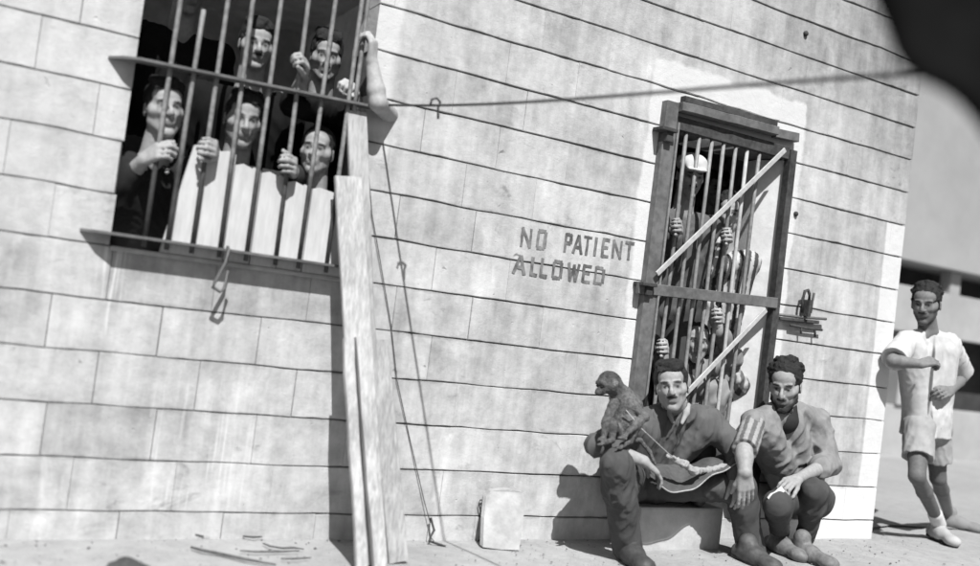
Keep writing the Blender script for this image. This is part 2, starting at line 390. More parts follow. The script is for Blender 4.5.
def barpts(i, z0, z1):
    b = BARX[i]; lean = [.006, .010, .004, -.004, .0, -.006, .004, .0, .0][i]
    return [(b+lean*(z-1.84)/.7, YB, z) for z in np.linspace(z0, z1, 7)]
for i in range(9):
    z0 = 1.118 if i < 8 else 1.80
    link('bar', tube(barpts(i, z0, 2.06 if i == 1 else 2.50), .0098, 8), MAT['window_bar'], gr)
h0 = np.array([.905, -.082, 1.150])                              # bent hasp hanging from the lower crossbar
link('hasp', tube([h0+(0, .01, .012), h0+(0, -.012, .004), h0+(-.004, -.012, -.05), h0+(-.038, -.014, -.135), h0+(-.042, -.012, -.150), h0+(-.010, -.010, -.165), h0+(.004, -.008, -.15), h0+(.012, -.006, -.08)], .007, 8), MAT['iron'], gr)

# pale boards across the lower half of the window
bd = empty('window_boards', (1.08, -.01, 1.106), 'pale boards standing behind the lower window bars', 'boards')
bx = [(.735, .90, 1.545, -.075), (.904, 1.008, 1.50, 0), (1.012, 1.118, 1.488, 0), (1.122, 1.226, 1.470, 0), (1.230, 1.42, 1.462, 0)]
for i, (a, b, t, sl_) in enumerate(bx):
    o = [(a+sl_*1.0, 1.107), (b, 1.107), (b, t-.012), (b-.03, t-.002), ((a+b)/2+.02, t-.010), (a+.03, t+.004), (a, t-.006)]
    link('board', prism(o, -.026+.003*(i % 2), -.006+.003*(i % 2)), MAT['board'], bd)
sill = box((WIN[0]+.004, -.030, 1.090), (WIN[1]-.004, .26, 1.106), .003); link('sill', sill, MAT['stone'], bld)

# ------------------------------------------------------------------ planks leaning beside the window
def lean(name, pt, pb, Yt, Yb, w, t, m, label, hint=(0, -1, 0.2), grp=None, **k):
    p = at(pt[0], pt[1], Yt); q = gnd(pb[0], pb[1], 0.0) if Yb is None else at(pb[0], pb[1], Yb)
    d = q-p; q = p+d*((p[2]-0.002)/(p[2]-q[2]))                  # run on down to the ground
    return tag(link(name, beam(p, q, w, t, hint, **k), MAT[m]), label, 'plank', grp)
lean('plank', (356.5, 112), (374, 566), -.048, -.34, .088, .022, 'plank_grey', 'tall grey plank reaching highest beside the window', cuts=6, wob=.0015)
lean('plank', (377.5, 340), (398.5, 566), -.185, -.37, .086, .022, 'plank_grey', 'short grey plank at the right edge of the leaning planks', cuts=6, wob=.0015)
lean('plank', (348, 177), (373, 566), -.100, -.40, .118, .022, 'plank', 'wide pale plank leaning below the upper crossbar', cuts=6, wob=.0015)
lean('batten', (348.5, 338), (361, 566), -.265, -.47, .043, .026, 'plank', 'thin batten at the left edge of the leaning planks', cuts=5, wob=.002)
lean('batten', (360.5, 337), (379, 566), -.265, -.47, .048, .030, 'plank', 'thicker batten in the middle of the leaning planks', cuts=5, wob=.002)

# splayed white plaster jamb on the right of the doorway
bm = bmesh.new(); o_ = [(3.927, .004), (3.838, .150), (3.850, .262), (3.927, .262)]
lo_ = [bm.verts.new((x, y, .107)) for x, y in o_]; hi_ = [bm.verts.new((x, y, 2.101)) for x, y in o_]
bm.faces.new(lo_); bm.faces.new(hi_[::-1])
for i in range(4): bm.faces.new((lo_[i], lo_[(i+1) % 4], hi_[(i+1) % 4], hi_[i]))
link('door_jamb', bm_mesh(bm), MAT['plaster'], bld)
# ------------------------------------------------------------------ gate
gt = empty('iron_gate', (3.52, -.03, .25), 'barred iron gate with pale diagonal braces in the doorway', 'gate')
def seg(nm, p, q, w, t, m, hint=(0, 1, 0), **k): return link(nm, beam(p, q, w, t, hint, **k), MAT[m], gt)
gx0, gx1, gz0, gz1 = 3.013, 3.945, .235, 2.20
seg('stile', (gx0+.03, -.020, .10), (gx0+.03, -.020, gz1+.03), .078, .05, 'iron', cuts=8, wob=.001)
seg('stile', (gx0+.076, -.040, .24), (gx0+.076, -.040, gz1-.07), .012, .03, 'bar')
seg('stile', (gx1-.018, -.018, .10), (gx1-.018, -.018, gz1-.045), .048, .05, 'dark_iron', cuts=8, wob=.001)
seg('rail', (gx0+.07, -.016, 2.135), (gx1-.045, -.016, 2.135), .070, .03, 'dark_iron', (0, 1, 0))
zr = at(640, 283, -.02)[2]+.01, at(770, 301, -.02)[2]
seg('rail', (gx0-.06, -.046, 1.262), (gx1-.03, -.046, 1.300), .058, .020, 'iron', (0, 1, 0))
seg('rail', (gx0+.07, -.016, .26), (gx1-.045, -.016, .26), .04, .04, 'dark_iron', (0, 1, 0))
for i, x in enumerate((3.176, 3.262, 3.350, 3.436, 3.522, 3.606, 3.694)):
    p = [(x+RNG.normal()*.002, -.012, z) for z in np.linspace(.25, 2.13, 6)]
    link('bar', tube(p, .0105, 8), MAT['bar' if i not in (5,) else 'brace'], gt)
seg('brace', at(657, 274, -.07), at(785, 150, -.07), .028, .010, 'brace', (0, 1, 0))
seg('brace', at(678, 402, -.07), at(766, 310, -.07), .028, .010, 'brace', (0, 1, 0))
lt = empty('door_lintel', (3.45, -.03, 2.15), 'grey timber lintel board over the gated doorway', 'lintel')
link('board', beam(at(679, 107, -.04), at(775, 131.5, -.04), .046, .062, (0, 1, 0), cuts=8, wob=.0012), MAT['iron'], lt)
link('top_strip', beam(at(683, 99.5, -.044), at(775, 124, -.044), .034, .040, (0, 1, 0)), MAT['dark_iron'], lt)
link('corner_board', beam(at(774, 133, -.03), at(797, 138, -.03), .05, .035, (0, 1, 0)), MAT['iron'], lt)
def bracket(px, py, s):
    p = at(px, py, -.004)
    bm = bmesh.new(); add_box(bm, p+(-.05*s, -.085, -.010), p+(.05*s, -.002, .008), .003); add_box(bm, p+(-.006, -.07, -.06*s), p+(.035*s, -.002, -.008), .004)
    return link('hinge_bracket', bm_mesh(bm), MAT['dark_iron'], gt)
bracket(660, 131, 1.0); bracket(640, 284, .9)
# bolt and padlock on the wall beside the gate
bl = empty('door_bolt', at(800, 318, -.02), 'rusty sliding bolt on the wall right of the gate', 'bolt')
link('keep_plate', beam(at(776, 318, -.012), at(815, 322, -.012), .020, .062, (0, 1, 0), .004), MAT['dark_iron'], bl)
link('rod', tube([at(774, 314, -.035), at(800, 317, -.035), at(826, 319, -.035)], .008), MAT['iron'], bl)
link('rod', tube([at(790, 325, -.030), at(806, 328, -.030), at(822, 330, -.030)], .007), MAT['dark_iron'], bl)
link('rivet', tube([at(801, 326, -.03), at(801, 334, -.03)], .006), MAT['dark_iron'], bl)
link('rivet', tube([at(815, 328, -.03), at(815, 337, -.03)], .006), MAT['dark_iron'], bl)
pl_ = empty('padlock', at(806, 302, -.05), 'dark open padlock hooked above the sliding bolt', 'padlock')
link('shackle', tube([at(802, 313, -.05), at(803, 298, -.05), at(805, 291, -.05), at(808, 290, -.05), at(809.5, 294, -.05), at(809, 300, -.05)], .009), MAT['dark_iron'], pl_)
link('body', beam(at(806, 316, -.05), at(808, 300, -.05), .022, .058, (0, 1, 0), .006), MAT['dark_iron'], pl_)
link('key', tube([at(810.5, 313, -.055), at(812, 303, -.055), at(814, 293, -.055)], .007), MAT['dark_iron'], pl_)
# bolt heads in the wall
for px, py, r, lab in ((795, 214, .014, 'dark bolt head in the wall right of the gate'), (805, 34, .015, 'dark bolt head high on the wall above the doorway')):
    p = at(px, py, 0); tag(link('bolt_head', tube([p+(0, .01, 0), p+(0, -.012, 0), p+(0, -.018, 0)], [r, r, r*.6], 10), MAT['dark_iron']), lab, 'bolt')

# ------------------------------------------------------------------ stencilled notice
def letters():
    bm = bmesh.new(); cnt = [0]
    T = .19                                                     # stroke thickness in letter widths
    S = {'N': [(0, 0, 0, 1), (1, 0, 1, 1), (0, 1, 1, 0)], 'O': [(0, .1, 0, .9), (1, .1, 1, .9), (.1, 1, .42, 1), (.58, 1, .9, 1), (.1, 0, .42, 0), (.58, 0, .9, 0)],
         'P': [(0, 0, 0, 1), (.12, 1, .9, 1), (1, .56, 1, .95), (.12, .5, .9, .5)], 'A': [(-.05, 0, .45, 1), (1.05, 0, .55, 1), (.25, .32, .75, .32)],
         'T': [(.5, 0, .5, .9), (-.05, 1, 1.05, 1)], 'I': [(.5, 0, .5, 1)], 'E': [(0, 0, 0, 1), (.12, 1, 1, 1), (.12, .52, .8, .52), (.12, 0, 1, 0)],
         'L': [(0, 0, 0, 1), (.12, 0, 1, 0)], 'W': [(-.05, 1, .2, 0), (1.05, 1, .8, 0), (.5, .9, .24, 0), (.5, .9, .76, 0)],
         'D': [(0, 0, 0, 1), (.12, 1, .8, 1), (1, .12, 1, .88), (.12, 0, .8, 0)]}
    def put(ch, xl, xr, zb, zt):
        w, h = xr-xl, zt-zb; th = .0165
        for (a, b, c, d) in S[ch]:
            p = np.array([xl+th/2+a*(w-th), zb+th/2+b*(h-th)]); q = np.array([xl+th/2+c*(w-th), zb+th/2+d*(h-th)])
            dv = (q-p)/np.linalg.norm(q-p); nn = np.array([-dv[1], dv[0]])*th/2*RNG.uniform(.8, 1.1); p = p-dv*th*.35; q = q+dv*th*.35
            y = -.0036-.0003*cnt[0]/8; cnt[0] = (cnt[0]+1) % 8
            n = 4; L_, R_ = [], []
            for i in range(n+1):
                c0 = p+(q-p)*i/n; j = RNG.normal(size=2)*.0009
                L_.append(bm.verts.new((c0[0]+nn[0]+j[0], y, c0[1]+nn[1]+j[1]))); R_.append(bm.verts.new((c0[0]-nn[0]+j[1], y, c0[1]-nn[1]+j[0])))
            for i in range(n): bm.faces.new((L_[i], L_[i+1], R_[i+1], R_[i]))
    def line(txt, spans, pl, pr, hgt):
        a = at(*pl); b = at(*pr)
        for ch, (u0, u1) in zip(txt, spans):
            xl, xr = at(u0, pl[1]+(u0-pl[0])*(pr[1]-pl[1])/(pr[0]-pl[0]))[0], at(u1, pl[1]+(u1-pl[0])*(pr[1]-pl[1])/(pr[0]-pl[0]))[0]
            f = (xl-a[0])/(b[0]-a[0]); z = a[2]+(b[2]-a[2])*f
            put(ch, xl, xr, z, z+hgt)
    line('NOPATIENT', ((519, 530.5), (535, 545), (562.5, 570.5), (571.5, 581.5), (581.5, 590), (591, 597), (600, 608), (610.5, 620.5), (623, 632)), (519, 247), (631, 261), .098)
    line('ALLOWED', ((512, 524.5), (529, 537), (538.5, 547), (550.5, 561), (566, 578), (580.5, 590), (592.5, 603)), (512, 273.5), (603, 285.8), .094)
    return bm_mesh(bm)
tag(link('stencilled_notice', letters(), MAT['paint_black']), 'black stencilled words NO PATIENT ALLOWED on the wall left of the gate', 'painted notice')

# ------------------------------------------------------------------ cable, wire, ground litter
ca = at(384, 105, -.06); cb_ = CAM + (FW*F_PX+RT*(985-490)-UP*(69-283))/F_PX*2.0
cpts = [ca+(cb_-ca)*(t**.8 if False else t)+np.array([0, 0, -.035*math.sin(math.pi*t)+.035*math.sin(math.pi*t)*t]) for t in np.linspace(0, 1, 26)]
cbl = empty('overhead_cable', ca, 'black cable strung across the wall above the doorway', 'cable')
link('cable_run', tube(cpts, [.0050+.0010*i/25 for i in range(26)], 8), MAT['cable'], cbl)
k = cpts[4]; link('knot', tube([k+(-.02, 0, -.005), k+(-.02, -.004, .018), k+(0, -.006, .028), k+(.018, -.004, .016), k+(.014, 0, -.006), k+(.02, 0, -.05)], .005), MAT['cable'], cbl)
wp = [at(365, 128, -.05), at(372, 215, -.012), at(380, 260, -.014), at(391, 325, -.010), at(397, 380, -.013), at(410, 440, -.010), at(424, 500, -.02), at(430, 522, -.03), at(429, 535, -.06), at(434, 541, -.10)]
wr = empty('hanging_wire', wp[-1], 'thin dark wire hanging down the wall right of the planks', 'wire')
link('wire_run', tube(wp, .0021, 6), MAT['dark_iron'], wr)
link('loose_end', tube([wp[-3]+(0, 0, .02), wp[-3]+(.015, -.02, -.03), wp[-3]+(-.02, -.05, -.07), wp[-3]+(.05, -.08, -.088)], .006, 6), MAT['dark_iron'], wr)
a, b, c, d = at(487, 490, -.035), at(526, 490.5, -.035), gnd(519, 550), gnd(483, 547)
bm = bmesh.new(); fv = []
o = [d, d*.5+c*.5+(0, 0, -.004), c, c*.6+b*.4+(.006, 0, 0), b*.75+c*.25, b+(-.012, 0, -.01), a*.45+b*.55+(0, 0, .006), a+(.02, 0, -.004), a+(0, 0, -.03), a*.5+d*.5+(-.005, 0, 0)]
fr = [bm.verts.new(v) for v in o]; bk = [bm.verts.new(v+np.array((0, .03, .004))) for v in o]; n_ = len(o)
bm.faces.new(fr); bm.faces.new(bk[::-1])
for i in range(n_): bm.faces.new((fr[i], bk[i], bk[(i+1) % n_], fr[(i+1) % n_]))
tag(link('stone_slab', bm_mesh(bm), MAT['stone']), 'small white slab leaning against the foot of the wall', 'slab')
tag(link('wire_hook', tube([at(489, 499, -.006), at(480, 500, -.02), at(479, 503, -.02), at(482, 520, -.02), at(484, 536, -.02), at(478, 541, -.04)], .0035, 6), MAT['dark_iron']), 'bent wire hook standing beside the white slab', 'wire')
def stick(pts, r, lab):
    tag(link('stick', tube([gnd(x, y, .012+.004*(i % 2)) for i, (x, y) in enumerate(pts)], [r*.6]+[r]*(len(pts)-2)+[r*.5], 6), MAT['stick']), lab, 'stick', 'sticks on the dusty ground')
stick([(191, 547), (202, 550), (222, 554), (245, 559), (276, 564.5)], .006, 'longest dark stick lying on the ground')
stick([(188, 534), (196, 534.5), (204, 536)], .004, 'short stick leftmost at the foot of the wall')
stick([(243, 536), (254, 537), (262, 536.5)], .005, 'short stick above the long one at the wall foot')
stick([(263, 543), (270, 546), (282, 548), (294, 547.5), (304, 549)], .004, 'crooked stick near the foot of the planks')
stick([(240, 550.5), (255, 551.5), (280, 551.5), (299, 550.5)], .004, 'thin pale stick lying level between the others')
stick([(281, 558.5), (294, 558.5), (311, 557.5)], .004, 'short stick nearest the planks on the ground')
p = gnd(125, 582)
V = []; bm = bmesh.new(); bmesh.ops.create_icosphere(bm, subdivisions=4, radius=1)
for v in bm.verts:
    q = v.co; s_ = 1+.10*math.sin(3*q.x+2)*math.sin(4*q.y)+.06*math.sin(9*q.z+5*q.x)
    v.co = Vector((p[0]+q.x*.075*s_, p[1]+q.y*.06*s_, .030+q.z*.045*s_))
tag(link('rock', bm_mesh(bm, True), MAT['rock']), 'dark rounded rock on the ground at the lower left edge', 'rock')

# grit and small stones along the foot of the wall
bm = bmesh.new()
for i in range(900):
    x = RNG.uniform(-.3, 5.4); y = -abs(RNG.normal())*.55-.01 if x < 4.9 else RNG.uniform(-.9, .4); r = .0016+.0045*RNG.random()**4
    if 2.9 < x < 3.6 and y > -.24: continue
    m_ = Matrix.Translation((x, y, r*.35)) @ Matrix.Rotation(RNG.uniform(0, 6), 4, 'Z') @ Matrix.Diagonal((r*RNG.uniform(.8, 1.8), r, r*.7, 1))
    bmesh.ops.create_icosphere(bm, subdivisions=1, radius=1, matrix=m_)
tag(link('gravel', bm_mesh(bm), simple('grit', .17, .6, 8)), 'loose grit and small stones on the dusty ground', 'gravel', kind='stuff')

# black sheet added near the camera, standing in for the dark corner smudge
def smudge():
    def pt(px, py, dep): dep = dep*.56; return CAM+(FW*F_PX+RT*(px-490)-UP*(py-283))/F_PX*dep
    edge = [(856, -60), (868, -4), (884, 28), (893, 56), (913, 80), (940, 88), (964, 106), (984, 140), (1018, 185), (1060, 220)]
    rows = []
    for k_ in range(7):
        f = k_/6
        rows.append([(x+f*(1120-x)*.9+14*math.sin(i*1.3+k_)*f, y-f*(y+120)*.9, 2.05+.22*f+.05*math.sin(i*1.1+2.2*k_)) for i, (x, y) in enumerate(edge)])
    V_ = [pt(*p_) for r_ in rows for p_ in r_]; n = len(edge); Fc = []
    for j in range(6):
        for i in range(n-1): Fc.append((j*n+i, j*n+i+1, (j+1)*n+i+1, (j+1)*n+i))
    o_ = link('smudge_sheet', pydata(V_, Fc, True), MAT['smudge_black'])
    m1 = o_.modifiers.new('thick', 'SOLIDIFY'); m1.thickness = .03; m1.offset = 0
    m2 = o_.modifiers.new('soft', 'SUBSURF'); m2.levels = 2; m2.render_levels = 2
    return o_
tag(smudge(), 'black sheet added near the camera as the dark upper right smudge', 'smudge')
# ------------------------------------------------------------------ sculpting: blended distance fields turned into one continuous mesh
def vec(*a): return np.array(a, float)
def unit(v): v = np.asarray(v, float); return v/np.linalg.norm(v)
def wnoise(P, scale, seed):
    r = np.random.default_rng(seed); out = 0
    for i in range(6):
        k = r.normal(size=3); k = k/np.linalg.norm(k)*scale*(0.7+0.25*i)
        out = out+np.sin(P[..., 0]*k[0]+P[..., 1]*k[1]+P[..., 2]*k[2]+r.uniform(0, 6.28))
    return out/6
class Layer:
    def __init__(s, vox=.0056): s.ops = []; s.paint = []; s.vox = vox; s.tone = .3; s.disp = []
    def cap(s, a, b, ra, rb=None, k=.012, sub=False, flat=None):
        rb = ra if rb is None else rb; a = np.asarray(a, float); b = np.asarray(b, float); m = max(ra, rb)
        s.ops.append(('c', a, b, ra, rb, k, sub, np.minimum(a, b)-m, np.maximum(a, b)+m, flat)); return s
    def chain(s, pts, rs, k=.012):
        for p, q, r0, r1 in zip(pts, pts[1:], rs, rs[1:]): s.cap(p, q, r0, r1, k)
        return s
    def ell(s, c, r, R=None, k=.012, sub=False):
        R = np.eye(3) if R is None else np.asarray(R, float); c = np.asarray(c, float); r = np.asarray(r, float)
        ex = np.sqrt(((R*r)**2).sum(1)) if True else r
        s.ops.append(('e', c, r, R, None, k, sub, c-ex, c+ex, None)); return s
    def plane(s, p, n, c, rad):
        """cut away the side the normal points to, within rad of c"""
        s.ops.append(('p', np.asarray(p, float), unit(n), np.asarray(c, float), rad, .006, True, np.asarray(c)-rad, np.asarray(c)+rad, None)); return s
    def dab(s, c, r, tone, soft=.4, R=None): s.paint.append((np.asarray(c, float), np.asarray(r, float)*np.ones(3), tone, soft, np.eye(3) if R is None else R)); return s
    def build(s):
        adds = [o for o in s.ops if not o[6]]
        lo = np.min([o[7] for o in adds], 0)-.03; hi = np.max([o[8] for o in adds], 0)+.03
        h = s.vox; n = np.ceil((hi-lo)/h).astype(int)+1
        F = np.full(n, .05, np.float32); ax = [(lo[i]+h*np.arange(n[i])).astype(np.float32) for i in range(3)]
        for kind, a, b, c, d, k, sub, l, u, flat in s.ops:
            m = k+.045
            i0 = np.clip(((l-m-lo)/h).astype(int), 0, n-1); i1 = np.clip(((u+m-lo)/h).astype(int)+2, 1, n)
            if (i1 <= i0).any(): continue
            sl_ = tuple(slice(p, q) for p, q in zip(i0, i1))
            X = ax[0][sl_[0]][:, None, None]; Y = ax[1][sl_[1]][None, :, None]; Z = ax[2][sl_[2]][None, None, :]
            if kind == 'c':
                ba = b-a; L = float(ba@ba)+1e-12
                t = ((X-a[0])*ba[0]+(Y-a[1])*ba[1]+(Z-a[2])*ba[2])/L; t = np.clip(t, 0, 1)
                D = np.sqrt((X-a[0]-t*ba[0])**2+(Y-a[1]-t*ba[1])**2+(Z-a[2]-t*ba[2])**2)-(c+(d-c)*t)
            elif kind == 'e':
                q = [(X-a[0])*c[0, i]+(Y-a[1])*c[1, i]+(Z-a[2])*c[2, i] for i in range(3)]
                k0 = np.sqrt(sum((q[i]/b[i])**2 for i in range(3)))+1e-6; k1 = np.sqrt(sum((q[i]/b[i]**2)**2 for i in range(3)))+1e-6
                D = k0*(k0-1)/k1
            else:
                D = np.maximum((X-a[0])*-b[0]+(Y-a[1])*-b[1]+(Z-a[2])*-b[2], np.sqrt((X-c[0])**2+(Y-c[1])**2+(Z-c[2])**2)-d)
            G = F[sl_]
            if sub:
                hh = np.maximum(k-np.abs(G+D), 0)/k; F[sl_] = np.maximum(G, -D)+hh*hh*k*.25
            else:
                hh = np.maximum(k-np.abs(G-D), 0)/k; F[sl_] = np.minimum(G, D)-hh*hh*k*.25
        if s.disp:
            I = np.nonzero(np.abs(F) < .035)
            P = np.stack([ax[i][I[i]] for i in range(3)], -1); v = F[I]
            for fn in s.disp: v = v+fn(P)
            F[I] = v
        for i in range(3):
            e_ = [slice(None)]*3; e_[i] = 0; F[tuple(e_)] = .05; e_[i] = -1; F[tuple(e_)] = .05
        ins = F < 0
        c8 = [ins[i:n[0]-1+i, j:n[1]-1+j, k_:n[2]-1+k_] for i in (0, 1) for j in (0, 1) for k_ in (0, 1)]
        al = c8[0].copy(); an = c8[0].copy()
        for q in c8[1:]: al &= q; an |= q
        act = an & ~al; I = np.stack(np.nonzero(act), -1); idx = np.full(act.shape, -1, np.int64); idx[act] = np.arange(len(I))
        acc = np.zeros((len(I), 3)); cnt = np.zeros(len(I))
        for axis in range(3):
            o1, o2 = [q for q in range(3) if q != axis]
            for u in (0, 1):
                for w in (0, 1):
                    off = np.zeros(3, int); off[o1] = u; off[o2] = w; A = I+off; B = A.copy(); B[:, axis] += 1
                    fa = F[tuple(A.T)]; fb = F[tuple(B.T)]; m = (fa < 0) != (fb < 0); t = np.where(m, fa/np.where(m, fa-fb, 1), 0)
                    p = A.astype(float); p[:, axis] += t; acc[m] += p[m]; cnt[m] += 1
        V = lo+h*(acc/cnt[:, None])
        Q = []
        for axis in range(3):
            o1, o2 = (axis+1) % 3, (axis+2) % 3
            s0 = [slice(None)]*3; s1 = [slice(None)]*3; s0[axis] = slice(0, -1); s1[axis] = slice(1, None)
            A = ins[tuple(s0)]; B = ins[tuple(s1)]
            for flip, msk in ((0, A & ~B), (1, ~A & B)):
                E_ = np.stack(np.nonzero(msk), -1); E_ = E_[(E_[:, o1] > 0) & (E_[:, o2] > 0)]
                if not len(E_): continue
                q = []
                for (u, w) in ((0, 0), (-1, 0), (-1, -1), (0, -1)):
                    T_ = E_.copy(); T_[:, o1] += u; T_[:, o2] += w; q.append(idx[tuple(T_.T)])
                q = np.stack(q, -1); Q.append(q[:, ::-1] if flip else q)
        Q = np.concatenate(Q)
        tone = np.full(len(V), s.tone)
        for c, r, tn, soft, R in s.paint:
            d = np.linalg.norm(((V-c)@R)/r, axis=1); w = np.clip((1+soft-d)/(2*soft), 0, 1); w = w*w*(3-2*w)
            tone = tone*(1-w)+(tn(V) if callable(tn) else tn)*w
        me = bpy.data.meshes.new('mesh'); me.vertices.add(len(V)); me.vertices.foreach_set('co', V.astype(np.float32).ravel())
        me.loops.add(Q.size); me.loops.foreach_set('vertex_index', Q.astype(np.int32).ravel())
        me.polygons.add(len(Q)); me.polygons.foreach_set('loop_start', np.arange(0, Q.size, 4, dtype=np.int32))
        me.update(calc_edges=True); me.validate()
        me.polygons.foreach_set('use_smooth', [True]*len(me.polygons))
        at_ = me.attributes.new('tone', 'FLOAT', 'POINT'); at_.data.foreach_set('value', tone.astype(np.float32))
        return me
def folds(amp, scale, seed, stretch=(1, 1, .45)):
    """creases of worn cloth: sharp-backed folds of two sizes over a soft swell"""
    st_ = np.array(stretch)
    def fn(P):
        W = P*st_; W = W+.035*np.stack([wnoise(P, 14, seed+i) for i in range(3)], -1)
        r1 = 1-np.abs(wnoise(W, scale*1.7, seed+7))*3.0; r2 = 1-np.abs(wnoise(W, scale*3.3, seed+21))*3.0
        m = np.clip(.55+.9*wnoise(P, 9, seed+3), 0, 1); m2 = np.clip(.5+.9*wnoise(P, 13, seed+31), 0, 1)
        return -(amp*1.35*np.clip(r1, -.5, 1)*m+amp*.70*np.clip(r2, -.5, 1)*m2+amp*.6*wnoise(P, scale*.5, seed+9))
    return fn
def fuzz(amp, scale, seed): return lambda P: -amp*wnoise(P, scale, seed)-amp*.6*wnoise(P, scale*2.1, seed+1)

